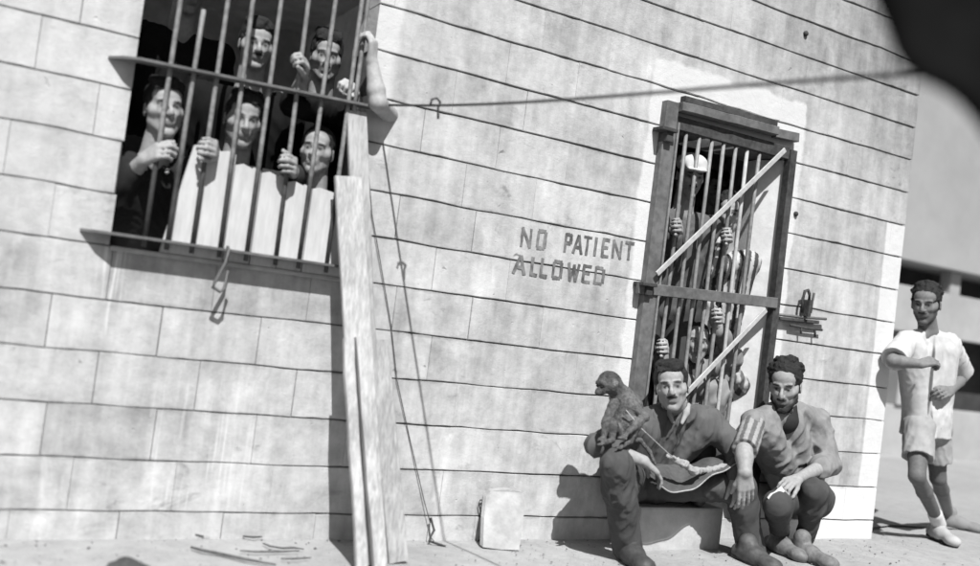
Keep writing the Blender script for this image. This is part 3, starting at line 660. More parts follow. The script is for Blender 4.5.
# ------------------------------------------------------------------ people
class Person:
    def __init__(s, base, label, group=None, vox=.0056):
        s.root = empty('person', base, label, 'person', group); s.body = Layer(vox); s.body.tone = .28; s.parts = []; s.vox = vox; s.hairtone = .02
    def layer(s, name, mat, tone, disp=None, vox=None):
        L = Layer(vox or s.vox); L.tone = tone; s.parts.append((name, mat, L))
        if disp: L.disp.append(disp)
        return L
    def head(s, c, fwd, up=(0, 0, 1), k=1.0, hair='short', moustache=0, beard=0, skin=None, seed=1, brow=1.0, gaunt=0.5, lean=0, neck_to=None, neckr=.052, hairline=0.0):
        B = s.body; skin = skin or B.tone; rg = np.random.default_rng(seed); v1, v2, v3 = rg.uniform(-1, 1, 3)
        f = unit(fwd); x = unit(np.cross(f, up)); z = np.cross(x, f); R = np.stack([x, f, z], 1); s.HR, s.HC, s.HK = R, np.asarray(c, float), k
        wx, hz = 1+.05*v2, 1+.045*v1
        P = lambda a, b, d: s.HC+k*(R@vec(a*wx, b, d*hz)); s.HP = P
        e = lambda p, r, kk=.012, sub=False: B.ell(P(*p), np.array(r)*k*np.array((wx, 1, hz)), R, kk, sub)
        cp = lambda p, q, r0, r1=None, kk=.010, sub=False: B.cap(P(*p), P(*q), r0*k, (r1 or r0)*k, kk, sub)
        jw = .046+.004*v1; ch = -.104-.005*v2
        e((0, -.016, .036), (.071, .092, .084)); e((0, .028, -.026), (.054, .060, .080), .02)
        for q in (-1, 1): cp((q*jw, .004, -.060), (q*.012, .070, ch), .018, .0165, .022); cp((q*.050, .020, .0), (q*jw, .010, -.050), .020, .016, .02)
        e((0, .074, ch+.001), (.019, .016, .015), .012)
        e((0, .046, .048), (.057, .043, .043), .02)                                    # forehead
        for q in (-1, 1):
            cp((q*.012, .086, .019), (q*.042, .074, .021), .0100, .0085, .010)          # brow ridge
            e((q*.030, .103, .000), (.0185, .024, .0125), .012, True)                     # sockets
            e((q*.0305, .0715, -.002), (.0125, .0125, .0105), .003)                       # eyes
            cp((q*.018, .083, .0065), (q*.043, .074, .0035), .0044, .0040, .005)          # upper lids
            cp((q*.020, .080, -.010), (q*.040, .075, -.009), .0036, None, .006)           # lower lids
            cp((q*.030, .072, -.026), (q*.056, .038, -.018), .0108, .012, .026)           # cheekbones
            e((q*.045, .076, -.060), (.009, .011, .016), .020, True)            # cheeks
            e((q*.076, -.008, -.008), (.008, .018, .030), .008); e((q*.084, -.004, -.006), (.005, .010, .018), .004, True)
            e((q*.0115, .100, -.033), (.0085, .010, .0075), .006)                         # nostril wings
        cp((0, .086, .010), (0, .108+.004*v3, -.018), .0072, .0090, .010); cp((0, .108+.004*v3, -.018), (0, .112, -.031), .0090, .0100, .008)
        e((0, .074, -.062), (.026, .022, .024), .016)
        cp((-.018, .088, -.0585), (.018, .088, -.0585), .0050, None, .006); cp((-.013, .089, -.0695), (.013, .089, -.0695), .0062, None, .007)
        cp((-.021, .099, -.0645), (.021, .099, -.0645), .0030, None, .003, True)         # mouth line
        e((0, .089, -.083), (.015, .008, .005), .008, True)
        if neck_to is not None: B.cap(P(0, -.022, -.055), neck_to, neckr, neckr*1.12, .02)
        d = lambda p, r, t, so=.35: B.dab(P(*p), np.array(r)*k, t, so, R)
        d((0, -.030, .060), (.080, .100, .072), skin*.35, .22); d((0, .05, -.08), (.06, .07, .035), skin*.86, .4)
        if beard:
            bt = skin*(1-.88*beard); d((0, .045, -.098), (.072, .082, .040), bt, .30)
            for q in (-1, 1): d((q*.058, .012, -.048), (.020, .040, .050), bt, .35)
        d((0, .100, -.0645), (.022, .022, .009), skin*.48)
        for q in (-1, 1):
            d((q*.030, .082, .002), (.023, .030, .014), skin*.70, .45); d((q*.0305, .084, -.001), (.0120, .012, .0058), skin*.52, .25); d((q*.0305, .085, -.001), (.0062, .012, .0062), .012, .25)
            d((q*.032, .086, .0215), (.0225, .026, .0062), .022/brow, .35); d((q*.0305, .086, .0058), (.014, .014, .0022), .03, .4)
        if moustache:
            for q in (-1, 1): cp((0, .101, -.046), (q*.024, .089, -.054), .0062, .0035, .005); d((q*.012, .101, -.0495), (.020, .022, .0078), .022, .3)
        if hair:
            H = s.layer('hair', 'hair', .02, vox=.005); he = lambda p, r, kk=.010, sub=False: H.ell(P(*p), np.array(r)*k, R, kk, sub)
            full = {'short': 0, 'thick': .008, 'curly': .011, 'crop': -.003, 'wavy': .006}[hair]
            he((0, -.020, .046), (.076+full*.6, .094+full*.5, .082+full)); he((0, -.048, -.008), (.068, .062, .068))
            he((0, .095, -.030), (.0575, .078, .088+.006*lean), .008, True)                 # face opening
            he((0, .120, .040), (.048, .066, .027+hairline), .008, True)
            for q in (-1, 1): he((q*.086, .030, -.058), (.036, .056, .050), .01, True); H.cap(P(q*.0705, .016, .03), P(q*.0715, .006, -.028), .0085*k, .006*k, .008)
            if hair in ('thick', 'wavy'):
                for j in range(9): u = j/8; H.cap(P(-.052+.10*u, .050+.018*math.sin(3.1*u), .098+.012*rg.uniform(-1, 1)), P(-.050+.105*u, .010, .118+.008*rg.uniform(-1, 1)), (.014+.006*rg.random())*k, .017*k, .012)
                for j in range(6): u = j/5; H.cap(P(-.035+.085*u, .072, .086+.006*rg.uniform(-1, 1)), P(-.030+.09*u, .076+.004*rg.random(), .071+.010*rg.random()), .010*k, .006*k, .008)
            if hair == 'curly':
                for j in range(46):
                    th = rg.uniform(-2.6, 2.6)+math.pi/2*0; ph = rg.uniform(.15, 1.35); q_ = vec(math.sin(th)*math.sin(ph)*.082, -.020+math.cos(th)*math.sin(ph)*.094*(.82 if math.cos(th) > 0 else 1), .046+math.cos(ph)*.090)
                    if q_[1] > .050 and q_[2] < .075: continue
                    H.ell(P(*q_), np.array((.016, .016, .014))*k*rg.uniform(.8, 1.15), R, .008)
                H.disp.append(fuzz(.0028, 170, seed))
            H.disp.append(fuzz(.0036, 120, seed)); H.disp.append(fuzz(.0030, 330, seed+2))
            if beard > .6:
                Q = s.layer('beard', 'hair', .02, vox=.005)
                for q in (-1, 1): Q.cap(P(q*.056, .012, -.036), P(q*(jw+.004), .016, -.070), .012*k, .014*k, .012); Q.cap(P(q*(jw+.004), .016, -.070), P(q*.012, .076, ch-.003), .014*k, .019*k, .014)
                Q.ell(P(0, .094, -.064), np.array((.024, .024, .013))*k, R, .008, True); Q.disp.append(fuzz(.0030, 190, seed+4)); Q.disp.append(fuzz(.002, 400, seed+6))
        return s
    def hand(s, wrist, d, n, side=1, curl=(.3, .4, .3), k=1.0, thumb=(.5, .6), spread=.06, Lr=None, idx=None):
        """five-fingered hand; d: wrist to knuckles, n: the way the palm faces, side: +1 puts the thumb towards d x n"""
        B = Lr or s.body; d = unit(d); n = unit(np.asarray(n)-d*np.dot(n, d)); sx = np.cross(d, n)*side; w = np.asarray(wrist, float)
        for j, t in enumerate((.030, .011, -.010, -.028)):
            B.cap(w+sx*t*.55*k, w+(d*(.082-.004*abs(j-1))+sx*t)*k, .0165*k, .0120*k, .010)
            L = np.array((.044, .027, .021))*(.92, 1.0, .95, .78)[j]*k; r = (.0098, .0100, .0095, .0083)[j]*k
            p = w+(d*(.086-.004*abs(j-1))+sx*t)*k; a = 0; base = unit(d+sx*spread*(1.5-j)); cu = curl if not callable(curl) else curl(j)
            for q in range(3):
                a += cu[q]; dv = base*math.cos(a)+n*math.sin(a); p2 = p+dv*L[q]; B.cap(p, p2, r*(1-.08*q), r*(.92-.08*q), .0035); p = p2
        a, b = thumb; p = w+(d*.022+sx*.022+n*.006)*k; dv = unit(d*math.cos(a)+sx*math.sin(a)+n*.25); p2 = p+dv*.046*k; B.cap(p, p2, .0140*k, .0115*k, .008)
        dv2 = unit(dv*math.cos(b)+n*math.sin(b)*.7-sx*math.sin(b)*.3+d*.2); p3 = p2+dv2*.032*k; B.cap(p2, p3, .0115*k, .0105*k, .005); B.cap(p3, p3+unit(dv2+n*.3*b)*.024*k, .0102*k, .0085*k, .004)
        return s
    def torso(s, L, hip, neck, shL, shR, grow=0.0, wide=.085, belly=.0, k=.03, front=None):
        hip = np.asarray(hip, float); neck = np.asarray(neck, float); sx = unit(np.asarray(shL)-np.asarray(shR))
        for q, sh in ((1, np.asarray(shL, float)), (-1, np.asarray(shR, float))):
            a = hip+sx*q*wide*.75; b = sh-sx*q*.045-(neck-hip)*.10
            L.cap(a, b, .088+grow, .088+grow, k); L.cap(neck-(neck-hip)*.03, sh, .048+grow, .056+grow, k)
        L.cap(hip, neck-(neck-hip)*.22, .095+grow+belly, .088+grow, k)
        return s
    def arm(s, L, sh, el, wr, r=(.056, .044, .034), grow=0.0, upto=1.0, k=.016):
        sh, el, wr = (np.asarray(q, float) for q in (sh, el, wr)); g = grow
        L.cap(sh, el, r[0]+g, r[1]+g, k)
        if upto > 0: L.cap(el, el+(wr-el)*upto, r[1]+g, r[1]+(r[2]-r[1])*upto+g, k)
        return s
    def forearm(s, el, wr, r=(.038, .026)):
        el = np.asarray(el, float); wr = np.asarray(wr, float); m = el+(wr-el)*.3
        s.body.cap(el, m, r[0]*.92, r[0], .012); s.body.cap(m, wr, r[0], r[1], .012); return s
    def leg(s, L, hip, kn, an, r=(.090, .062, .046), grow=0.0, k=.02, calf=.058):
        hip, kn, an = (np.asarray(q, float) for q in (hip, kn, an)); m = kn+(an-kn)*.32
        L.cap(hip, kn, r[0]+grow, r[1]+grow, k); L.cap(kn, m, r[1]+grow-.003, calf+grow, k); L.cap(m, an, calf+grow, r[2]+grow, k); return s
    def shoe(s, an, toe, up=(0, 0, 1), tone=.06, k=1.0, high=.05, mat='leather', name='shoe'):
        L = s.layer(name, mat, tone); an = np.asarray(an, float); toe = np.asarray(toe, float); d = unit(toe-an); n = unit(up); heel = an-d*.055*k
        so_ = np.cross(d, n)
        L.cap(heel+n*.034*k, an+d*.06*k+n*.040*k, .036*k, .042*k, .02); L.cap(an+d*.05*k+n*.036*k, toe-d*.035*k+n*.024*k, .042*k, .033*k, .03); L.ell(toe-d*.045*k+n*.026*k, (.047*k, .05*k, .028*k), np.stack([so_, d, n], 1), .02)
        L.cap(an+n*.04*k, an+n*(.055+high)*k, .042*k, .044*k, .02)
        p0 = an+d*.02; L.plane(p0+n*.001, -n, p0-n*.20, .24)
        L.disp.append(folds(.0010, 50, int(abs(an[0]*1000)) % 97, (1, 1, 1)))
        sole = s.layer('sole', mat, .03); sole.cap(heel+n*.010, an+d*.05+n*.010, .034*k, .038*k, .02); sole.cap(an+d*.05+n*.010, toe-d*.04+n*.010, .038*k, .036*k, .02)
        sole.plane(p0+n*.016, n, p0+n*.22, .215); sole.plane(p0+n*.0005, -n, p0-n*.2, .22); s.parts[-1] = ('sole', mat, sole, L)
        return L
    def done(s, skin_name='body'):
        made = {}
        if s.body.ops: link('body', s.body.build(), MAT['skin'], s.root)
        for part in s.parts:
            nm, mt, L = part[:3]; par = made[id(part[3])] if len(part) > 3 else s.root
            o = link(nm, L.build(), MAT[mt], par); made[id(L)] = o
        return s
def up_img(tilt): return unit(np.array([0, 0, 1.0])+RT*tilt)
# ---- man sitting on the step
def seated_man():
    p = Person((3.02, -.12, .205), 'man in dark shirt and trousers sitting on the step with a monkey'); p.body.tone = .29
    neck = at(675, 406, -0.205); hip = vec(3.05, -.06, .315); shR = at(640, 424, -0.200); shL = at(708, 421, -0.210)
    hc = at(671.5, 387, -0.270)
    p.head(hc, (-.66, -.75, .06), up_img(-.20), 1.03, 'thick', moustache=1, beard=.25, seed=3, neck_to=neck, lean=.2)
    elR, wrR = at(597, 445, -0.360), at(644, 461, -0.460); elL, wrL = at(739, 452, -0.340), at(737, 474, -0.420)
    p.torso(p.body, hip, neck, shL, shR, -.012)
    p.arm(p.body, shR, elR, wrR, (.046, .038, .030), 0, 0); p.arm(p.body, shL, elL, wrL, (.046, .038, .030), 0, 0)
    p.forearm(elR, wrR); p.forearm(elL, wrL)
    p.hand(wrR, at(660, 474, -0.470)-wrR, (-.1, .3, -1), 1, (.35, .45, .4)); p.hand(wrL, (.05, -.35, -.9), (.2, .9, -.4), -1, (.4, .4, .3))
    for q, hp, kn, an in ((-1, (2.98, -.10, .30), at(616, 464, -0.460), at(628, 548, -0.360)), (1, (3.16, -.10, .30), at(742, 487, -0.400), at(750, 548, -0.360))):
        p.leg(p.body, hp, kn, an, (.075, .05, .035), 0, calf=.045)
    # open collared shirt
    S = p.layer('shirt', 'cloth', .098, folds(.0075, 30, 5)); p.torso(S, hip, neck-(0, 0, .015), shL, shR, .006)
    p.arm(S, shR, elR, wrR, (.062, .046, .046), .003, .42); p.arm(S, shL, elL, wrL, (.062, .056, .046), .004, .92)
    f = unit((-.5, -.86, 0)); S.cap(neck+f*.045-(0, 0, .0), neck+f*.13-(0, 0, .075), .042, .012, .008, True); S.ell(neck+(0, 0, .06), (.070, .070, .085), None, .01, True)
    s_ = unit(np.cross(f, (0, 0, 1)))
    C = p.layer('collar', 'cloth', .30); 
    for q in (-1, 1): C.cap(neck+s_*q*.066-f*.01+(0, 0, .012), neck+s_*q*.045+f*.070-(0, 0, .022), .013, .017, .006); C.cap(neck+s_*q*.045+f*.070-(0, 0, .022), neck+s_*q*.022+f*.106-(0, 0, .070), .015, .009, .006)
    T = p.layer('trousers', 'cloth', .070, folds(.0075, 28, 15, (1, 1, .45)))
    T.cap((2.98, -.09, .30), (3.15, -.09, .30), .100, .100, .03)
    p.leg(T, (2.98, -.12, .31), at(616, 464, -0.460), at(627, 546, -0.360), (.092, .066, .068), 0, .03, .067)
    p.leg(T, (3.16, -.12, .31), at(742, 487, -0.400), at(750, 549, -0.360), (.092, .066, .068), 0, .03, .067)
    b = gnd(629, 561); p.shoe(b+(0, .01, 0), b+(-.05, -.20, 0), tone=.05, k=1.05, high=.03); b = gnd(749, 562); p.shoe(b+(0, .02, 0), b+(-.01, -.20, 0), tone=.07, k=1.05, high=.03)
    K = p.layer('belt', 'leather', .04); K.cap((2.99, -.075, .385), (3.14, -.075, .385), .112, .112, .02); K.plane((3.06, 0, .402), (0, 0, 1), (3.06, -.07, .55), .30); K.plane((3.06, 0, .370), (0, 0, -1), (3.06, -.07, .22), .30)
    return p.done()
seated_man()
# ---- squatting man
def squatting_man():
    p = Person((3.86, -.30, 0), 'bearded man in grey jumper squatting beside the gate'); p.body.tone = .29
    neck = at(785, 405, -0.225); hip = at(797, 497, -0.080); hip[2] = max(hip[2], .25); shR = at(754, 423, -0.260); shL = at(817, 421, -0.170)
    p.head(at(785, 385, -0.280), (-.78, -.56, -.26), up_img(-.03), 1.03, 'curly', moustache=1, beard=.9, seed=9, neck_to=neck, lean=-.3)
    elR, wrR = at(744, 451, -0.470), at(745, 472, -0.520); elL, wrL = at(829, 463, -0.280), at(797, 479, -0.420)
    p.torso(p.body, hip, neck, shL, shR, -.012)
    p.arm(p.body, shR, elR, wrR, (.046, .040, .030), 0, 0); p.arm(p.body, shL, elL, wrL, (.046, .038, .030), 0, 0); p.forearm(elR, wrR, (.042, .032)); p.forearm(elL, wrL)
    p.hand(wrR, at(746, 490, -0.520)-wrR, (.45, .85, .1), -1, lambda j: (.10+.08*j, .18, .2), k=1.05); p.hand(wrL, at(778, 486, -0.460)-wrL, (-.2, .2, -1), 1, (.5, .7, .5))
    kL, aL, kR, aR = at(815, 492, -0.460), gnd(806, 556)+(0, .02, .09), at(777, 505, -0.500), gnd(781, 551)+(0, .02, .09)
    hL, hR = hip+(.09, -.04, 0), hip+(-.09, -.04, 0)
    p.leg(p.body, hL, kL, aL, (.075, .052, .036), 0, calf=.048); p.leg(p.body, hR, kR, aR, (.075, .052, .036), 0, calf=.048)
    J = p.layer('jumper', 'knit', .21, folds(.0065, 24, 31, (.6, .6, 1.2))); p.torso(J, hip+(0, 0, .05), neck-(0, 0, .012), shL, shR, .008, belly=.012)
    p.arm(J, shL, elL, wrL, (.064, .058, .050), .003, .30); p.arm(J, shR, shR+(elR-shR)*.25, elR, (.060, .056, .05), .003, 0)
    f = unit((-.62, -.78, 0)); J.cap(neck+f*.05+(0, 0, .01), neck+f*.135-(0, 0, .052), .046, .010, .008, True); J.ell(neck+(0, 0, .06), (.072, .072, .085), None, .01, True)
    V = p.layer('undershirt', 'cloth', .03); V.cap(neck-(0, 0, .015), neck-(0, 0, .075)+f*.012, .064, .078, .02); V.ell(neck+(0, 0, .065), (.062, .062, .08), None, .01, True)
    R = p.layer('sleeve', 'cloth', .30, folds(.004, 40, 41)); R.cap(shR+(elR-shR)*.10, shR+(elR-shR)*.96, .060, .058, .01)
    ax = unit(elR-shR); R.plane(shR+(elR-shR)*.93, ax, shR+(elR-shR)*.93+ax*.2, .2)
    sd_ = unit(np.cross(ax, (0, 0, 1)))
    R.paint.append((shR, np.ones(3)*3.0, lambda V_: np.where(np.sin(np.arctan2((V_-shR)@np.cross(sd_, ax), (V_-shR)@sd_)*9) > 0, .30, .12), .01, np.eye(3)))
    T = p.layer('trousers', 'cloth', .065, folds(.006, 28, 51)); T.cap(hL, hR, .105, .105, .03)
    p.leg(T, hL, kL, aL, (.090, .064, .044), 0, .03, .058); p.leg(T, hR, kR, aR, (.090, .064, .044), 0, .03, .058)
    b = gnd(806, 560); p.shoe(b+(-.01, .03, 0), b+(.0, -.19, 0), tone=.14, high=.05); b = gnd(782, 553); p.shoe(b+(-.01, .03, 0), b+(-.03, -.18, 0), tone=.14, high=.10)
    return p.done()
squatting_man()
pp = at(775, 494, -0.505); tag(link('paper', beam(pp+(-.035, 0, -.03), pp+(.04, -.01, .03), .032, .005, (0, -1, .6), cuts=3, wob=.004), MAT['board']), 'small folded white paper in the squatting man\'s hand', 'paper')

# ---- man leaning at the corner
def corner_man():
    p = Person((5.45, -.10, 0), 'man in pale open shirt and shorts leaning on the wall corner', vox=.006); p.body.tone = .17
    neck = at(928, 330, -.02); hip = at(927, 420, -.03); shR = at(906, 342, -.02); shL = at(949, 344, -.05)
    p.head(at(926, 304, -.05), (-.88, -.42, -.16), up_img(-.02), 1.0, 'curly', moustache=1, beard=.6, seed=19, neck_to=neck, lean=-.4)
    elR, wrR = at(893, 361, -.10), at(920, 364, -.22); elL, wrL = at(962, 377, .02), at(950, 391, -.14)
    p.torso(p.body, hip, neck, shL, shR, -.012)
    p.arm(p.body, shR, elR, wrR, (.046, .040, .03), 0, 0); p.arm(p.body, shL, elL, wrL, (.046, .04, .03), 0, 0); p.forearm(elR, wrR); p.forearm(elL, wrL)
    p.hand(wrR, at(932, 361, -.25)-wrR, (.1, .5, -.8), 1, (.7, 1.1, .8)); p.hand(wrL, at(938, 392, -.20)-wrL, (-.1, .7, -.6), -1, (.5, .8, .5))
    hR, hL = hip+(-.085, -.01, -.04), hip+(.085, .0, -.04)
    b1, b2 = gnd(941, 540), gnd(957, 528)
    kR, aR = at(917, 476, -.16), b1+(.02, .04, .10); kL, aL = at(938, 478, -.02), b2+(-.07, .03, .10)
    p.leg(p.body, hR, kR, aR, (.076, .048, .033), 0, calf=.045); p.leg(p.body, hL, kL, aL, (.076, .048, .033), 0, calf=.045)
    p.body.dab((aR+kR)/2+(0, 0, .0), .50, .11, .3)
    S = p.layer('shirt', 'cloth', .46, folds(.0050, 30, 61, (1, 1, .4))); p.torso(S, hip, neck-(0, 0, .02), shL, shR, .002, wide=.085)
    S.cap(hip+(-.05, 0, .02), hip+(-.06, 0, -.10), .105, .112, .03); S.cap(hip+(.05, 0, .02), hip+(.06, 0, -.10), .105, .112, .03)
    S.cap(shR, elR+(elR-shR)*.0, .066, .078, .02); S.cap(shL, elL+(elL-shL)*.0, .066, .080, .02)
    for sh, el in ((shR, elR), (shL, elL)):
        ax = unit(el-sh); S.plane(sh+(el-sh)*.82, ax, sh+(el-sh)*.82+ax*.14, .14)
    f = unit((-.66, -.75, 0)); S.ell(neck+(0, 0, .06), (.074, .074, .085), None, .01, True); S.cap(neck+f*.06, neck+f*.165-(0, 0, .15), .040, .010, .008, True)
    S.cap(neck+f*.112-(0, 0, .09), hip+f*.128-(0, 0, .12), .013, .016, .003, True); S.dab((neck+hip)/2+f*.10-(0, 0, .02), (.012, .05, .24), .10, .3, np.stack([unit(np.cross(f, (0, 0, 1))), f, (0, 0, 1)], 1))
    S.plane(hip-(0, 0, .10), (0, 0, -1), hip-(0, 0, .32), .34)
    T = p.layer('shorts', 'cloth', .30, folds(.005, 26, 71)); T.cap(hR, hL, .100, .100, .03)
    for h_, k_ in ((hR, kR), (hL, kL)):
        e_ = h_+(k_-h_)*.62; T.cap(h_, e_, .092, .088, .02); ax = unit(k_-h_); T.plane(h_+(k_-h_)*.56, ax, h_+(k_-h_)*.56+ax*.15, .15)
    p.shoe(b1+(.01, .04, 0), b1+(-.08, -.16, 0), tone=.36, high=.05, mat='cloth'); p.shoe(b2+(-.05, .03, .0), b2+(.07, -.14, 0), tone=.20, high=.05, mat='cloth')
    K = p.layer('sock', 'cloth', .55); K.cap(aR-(0, 0, .01), aR+(kR-aR)*.18, .044, .044, .01)
    return p.done()
corner_man()

# ---- the monkey on the seated man's knee
def monkey():
    r = empty('crouching_monkey', at(612, 440, -0.420), 'small dark monkey crouching on the seated man\'s knee', 'monkey')
    B = Layer(.0046); B.tone = .10; Y = -.46
    hd = at(608.5, 382, -0.390); f = unit(RT*-.88+vec(-.1, -.45, -.32)); x = unit(np.cross(f, (0, 0, 1))); z = np.cross(x, f); R = np.stack([x, f, z], 1)
    P = lambda a, b, c: hd+R@vec(a, b, c)
    B.ell(hd, (.047, .053, .050), R); B.ell(P(0, .046, -.020), (.024, .030, .022), R, .015); B.cap(P(-.022, .042, .010), P(.022, .042, .010), .011, None, .01)
    B.ell(P(0, .070, -.022), (.016, .012, .012), R, .008)
    for q in (-1, 1):
        B.ell(P(q*.016, .055, .002), (.009, .010, .007), R, .006, True); B.ell(P(q*.045, -.004, 0), (.006, .014, .018), R, .005); B.dab(P(q*.045, 0, 0), (.012, .018, .020), .20)
    B.dab(P(0, .06, -.012), (.028, .035, .034), .07); B.dab(P(0, -.02, .035), (.05, .06, .035), .05)
    sh = at(623, 400, -0.380); md = at(624, 420, -0.370); rp = at(622, 437, -0.360)
    B.cap(P(0, -.025, -.02), sh, .036, .052, .03); B.cap(sh, md, .056, .060, .03); B.cap(md, rp, .060, .052, .03); B.ell(at(631, 408, -0.360), (.055, .055, .07), None, .03)
    B.dab(md, (.10, .10, .09), .155); B.dab(sh, (.08, .08, .06), .15)
    for a, b, c, e in ((at(614, 404, -0.430), at(606, 422, -0.450), at(604, 436, -0.460), at(601, 439, -0.490)), (at(633, 406, -0.420), at(645, 417, -0.450), at(628, 432, -0.490), at(621, 437, -0.500))):
        B.chain([a, b, c], [.026, .019, .013], .012)
        for j in range(4): B.cap(c, e+vec(.010*(j-1.5), -.006*j, -.006), .0065, .0045, .004)
    for a, b, c, e in ((rp+(-.03, 0, 0), at(612, 425, -0.450), at(612, 440, -0.460), at(603, 443, -0.500)), (rp+(.02, -.02, 0), at(636, 424, -0.450), at(630, 441, -0.450), at(622, 446, -0.490))):
        B.chain([a, b, c], [.036, .026, .014], .014); B.cap(c, e, .013, .010, .01)
        for j in range(4): B.cap(e, e+(e-c)*.35+vec(.009*(j-1.5), 0, -.003), .006, .0042, .004)
    B.chain([rp+(.02, .02, -.01), at(640, 440, -0.320), at(650, 452, -0.340), at(655, 464, -0.380)], [.014, .011, .009, .007], .01)
    B.disp.append(fuzz(.0020, 210, 3)); B.disp.append(fuzz(.0012, 80, 8))
    o = link('body', B.build(), MAT['fur'], r)
    E_ = Layer(.003); E_.tone = .008
    for q in (-1, 1): E_.ell(P(q*.016, .050, .001), (.008, .008, .007), R)
    link('eyes', E_.build(), MAT['leather'], r)
monkey()
ls = [at(626, 410, -0.450), at(641, 428, -0.470), at(655, 441, -0.470), at(669, 454, -0.450), at(678, 461, -0.420)]
tag(link('leash', tube(ls, .0024, 6), MAT['plank_grey']), 'thin pale cord running from the monkey to the man\'s lap', 'leash')

# cloth spread over the lap, a crumpled rag on it
def lap_cloth():
    A, B_, C_, D_ = at(648, 468, -0.200), at(728, 456, -0.200), at(650, 480, -0.440), at(740, 466, -0.420); mid = at(682, 497, -0.420); n, m = 28, 14
    V_, Fc = [], []
    for j in range(m+1):
        v = j/m
        for i in range(n+1):
            u = i/n; q = (A*(1-u)+B_*u)*(1-v)+(C_*(1-u)+D_*u)*v; e_ = C_*(1-.36)+D_*.36
            w = math.exp(-((u-.38)/.28)**2)-.13; q = q+(mid-e_)*w*v+np.array([0, 0, .010*math.sin(9*u+4*v)+.006*math.sin(21*u-6*v)]); V_.append(q)
    for j in range(m):
        for i in range(n): k_ = j*(n+1)+i; Fc.append((k_, k_+1, k_+n+2, k_+n+1))
    r = empty('lap_cloth', mid, 'dark cloth with pale hem sagging across the seated man\'s lap', 'cloth')
    o = link('cloth', pydata(V_, Fc, True), MAT['dark_cloth'], r); s_ = o.modifiers.new('thick', 'SOLIDIFY'); s_.thickness = .005
    link('hem', tube([np.array(v)+(0, -.006, .002) for v in V_[m*(n+1):]], .0034, 6), simple('pale_hem', .34, .3, 60), r)
MAT['dark_cloth'] = simple('dark_cloth', .085, .25, 30, .95, .5, .004)
lap_cloth()
L = Layer(.004); L.tone = .30; L.chain([at(668, 456, -0.420), at(684, 464, -0.420), at(694, 471, -0.410), at(708, 470, -0.390), at(722, 467, -0.380), at(733, 466, -0.380)], [.006, .012, .014, .010, .009, .006], .02)
L.disp.append(folds(.006, 55, 77, (1, 1, 1))); tag(link('rag', L.build(), MAT['cloth']), 'crumpled pale rag lying on the dark cloth in the man\'s lap', 'rag')

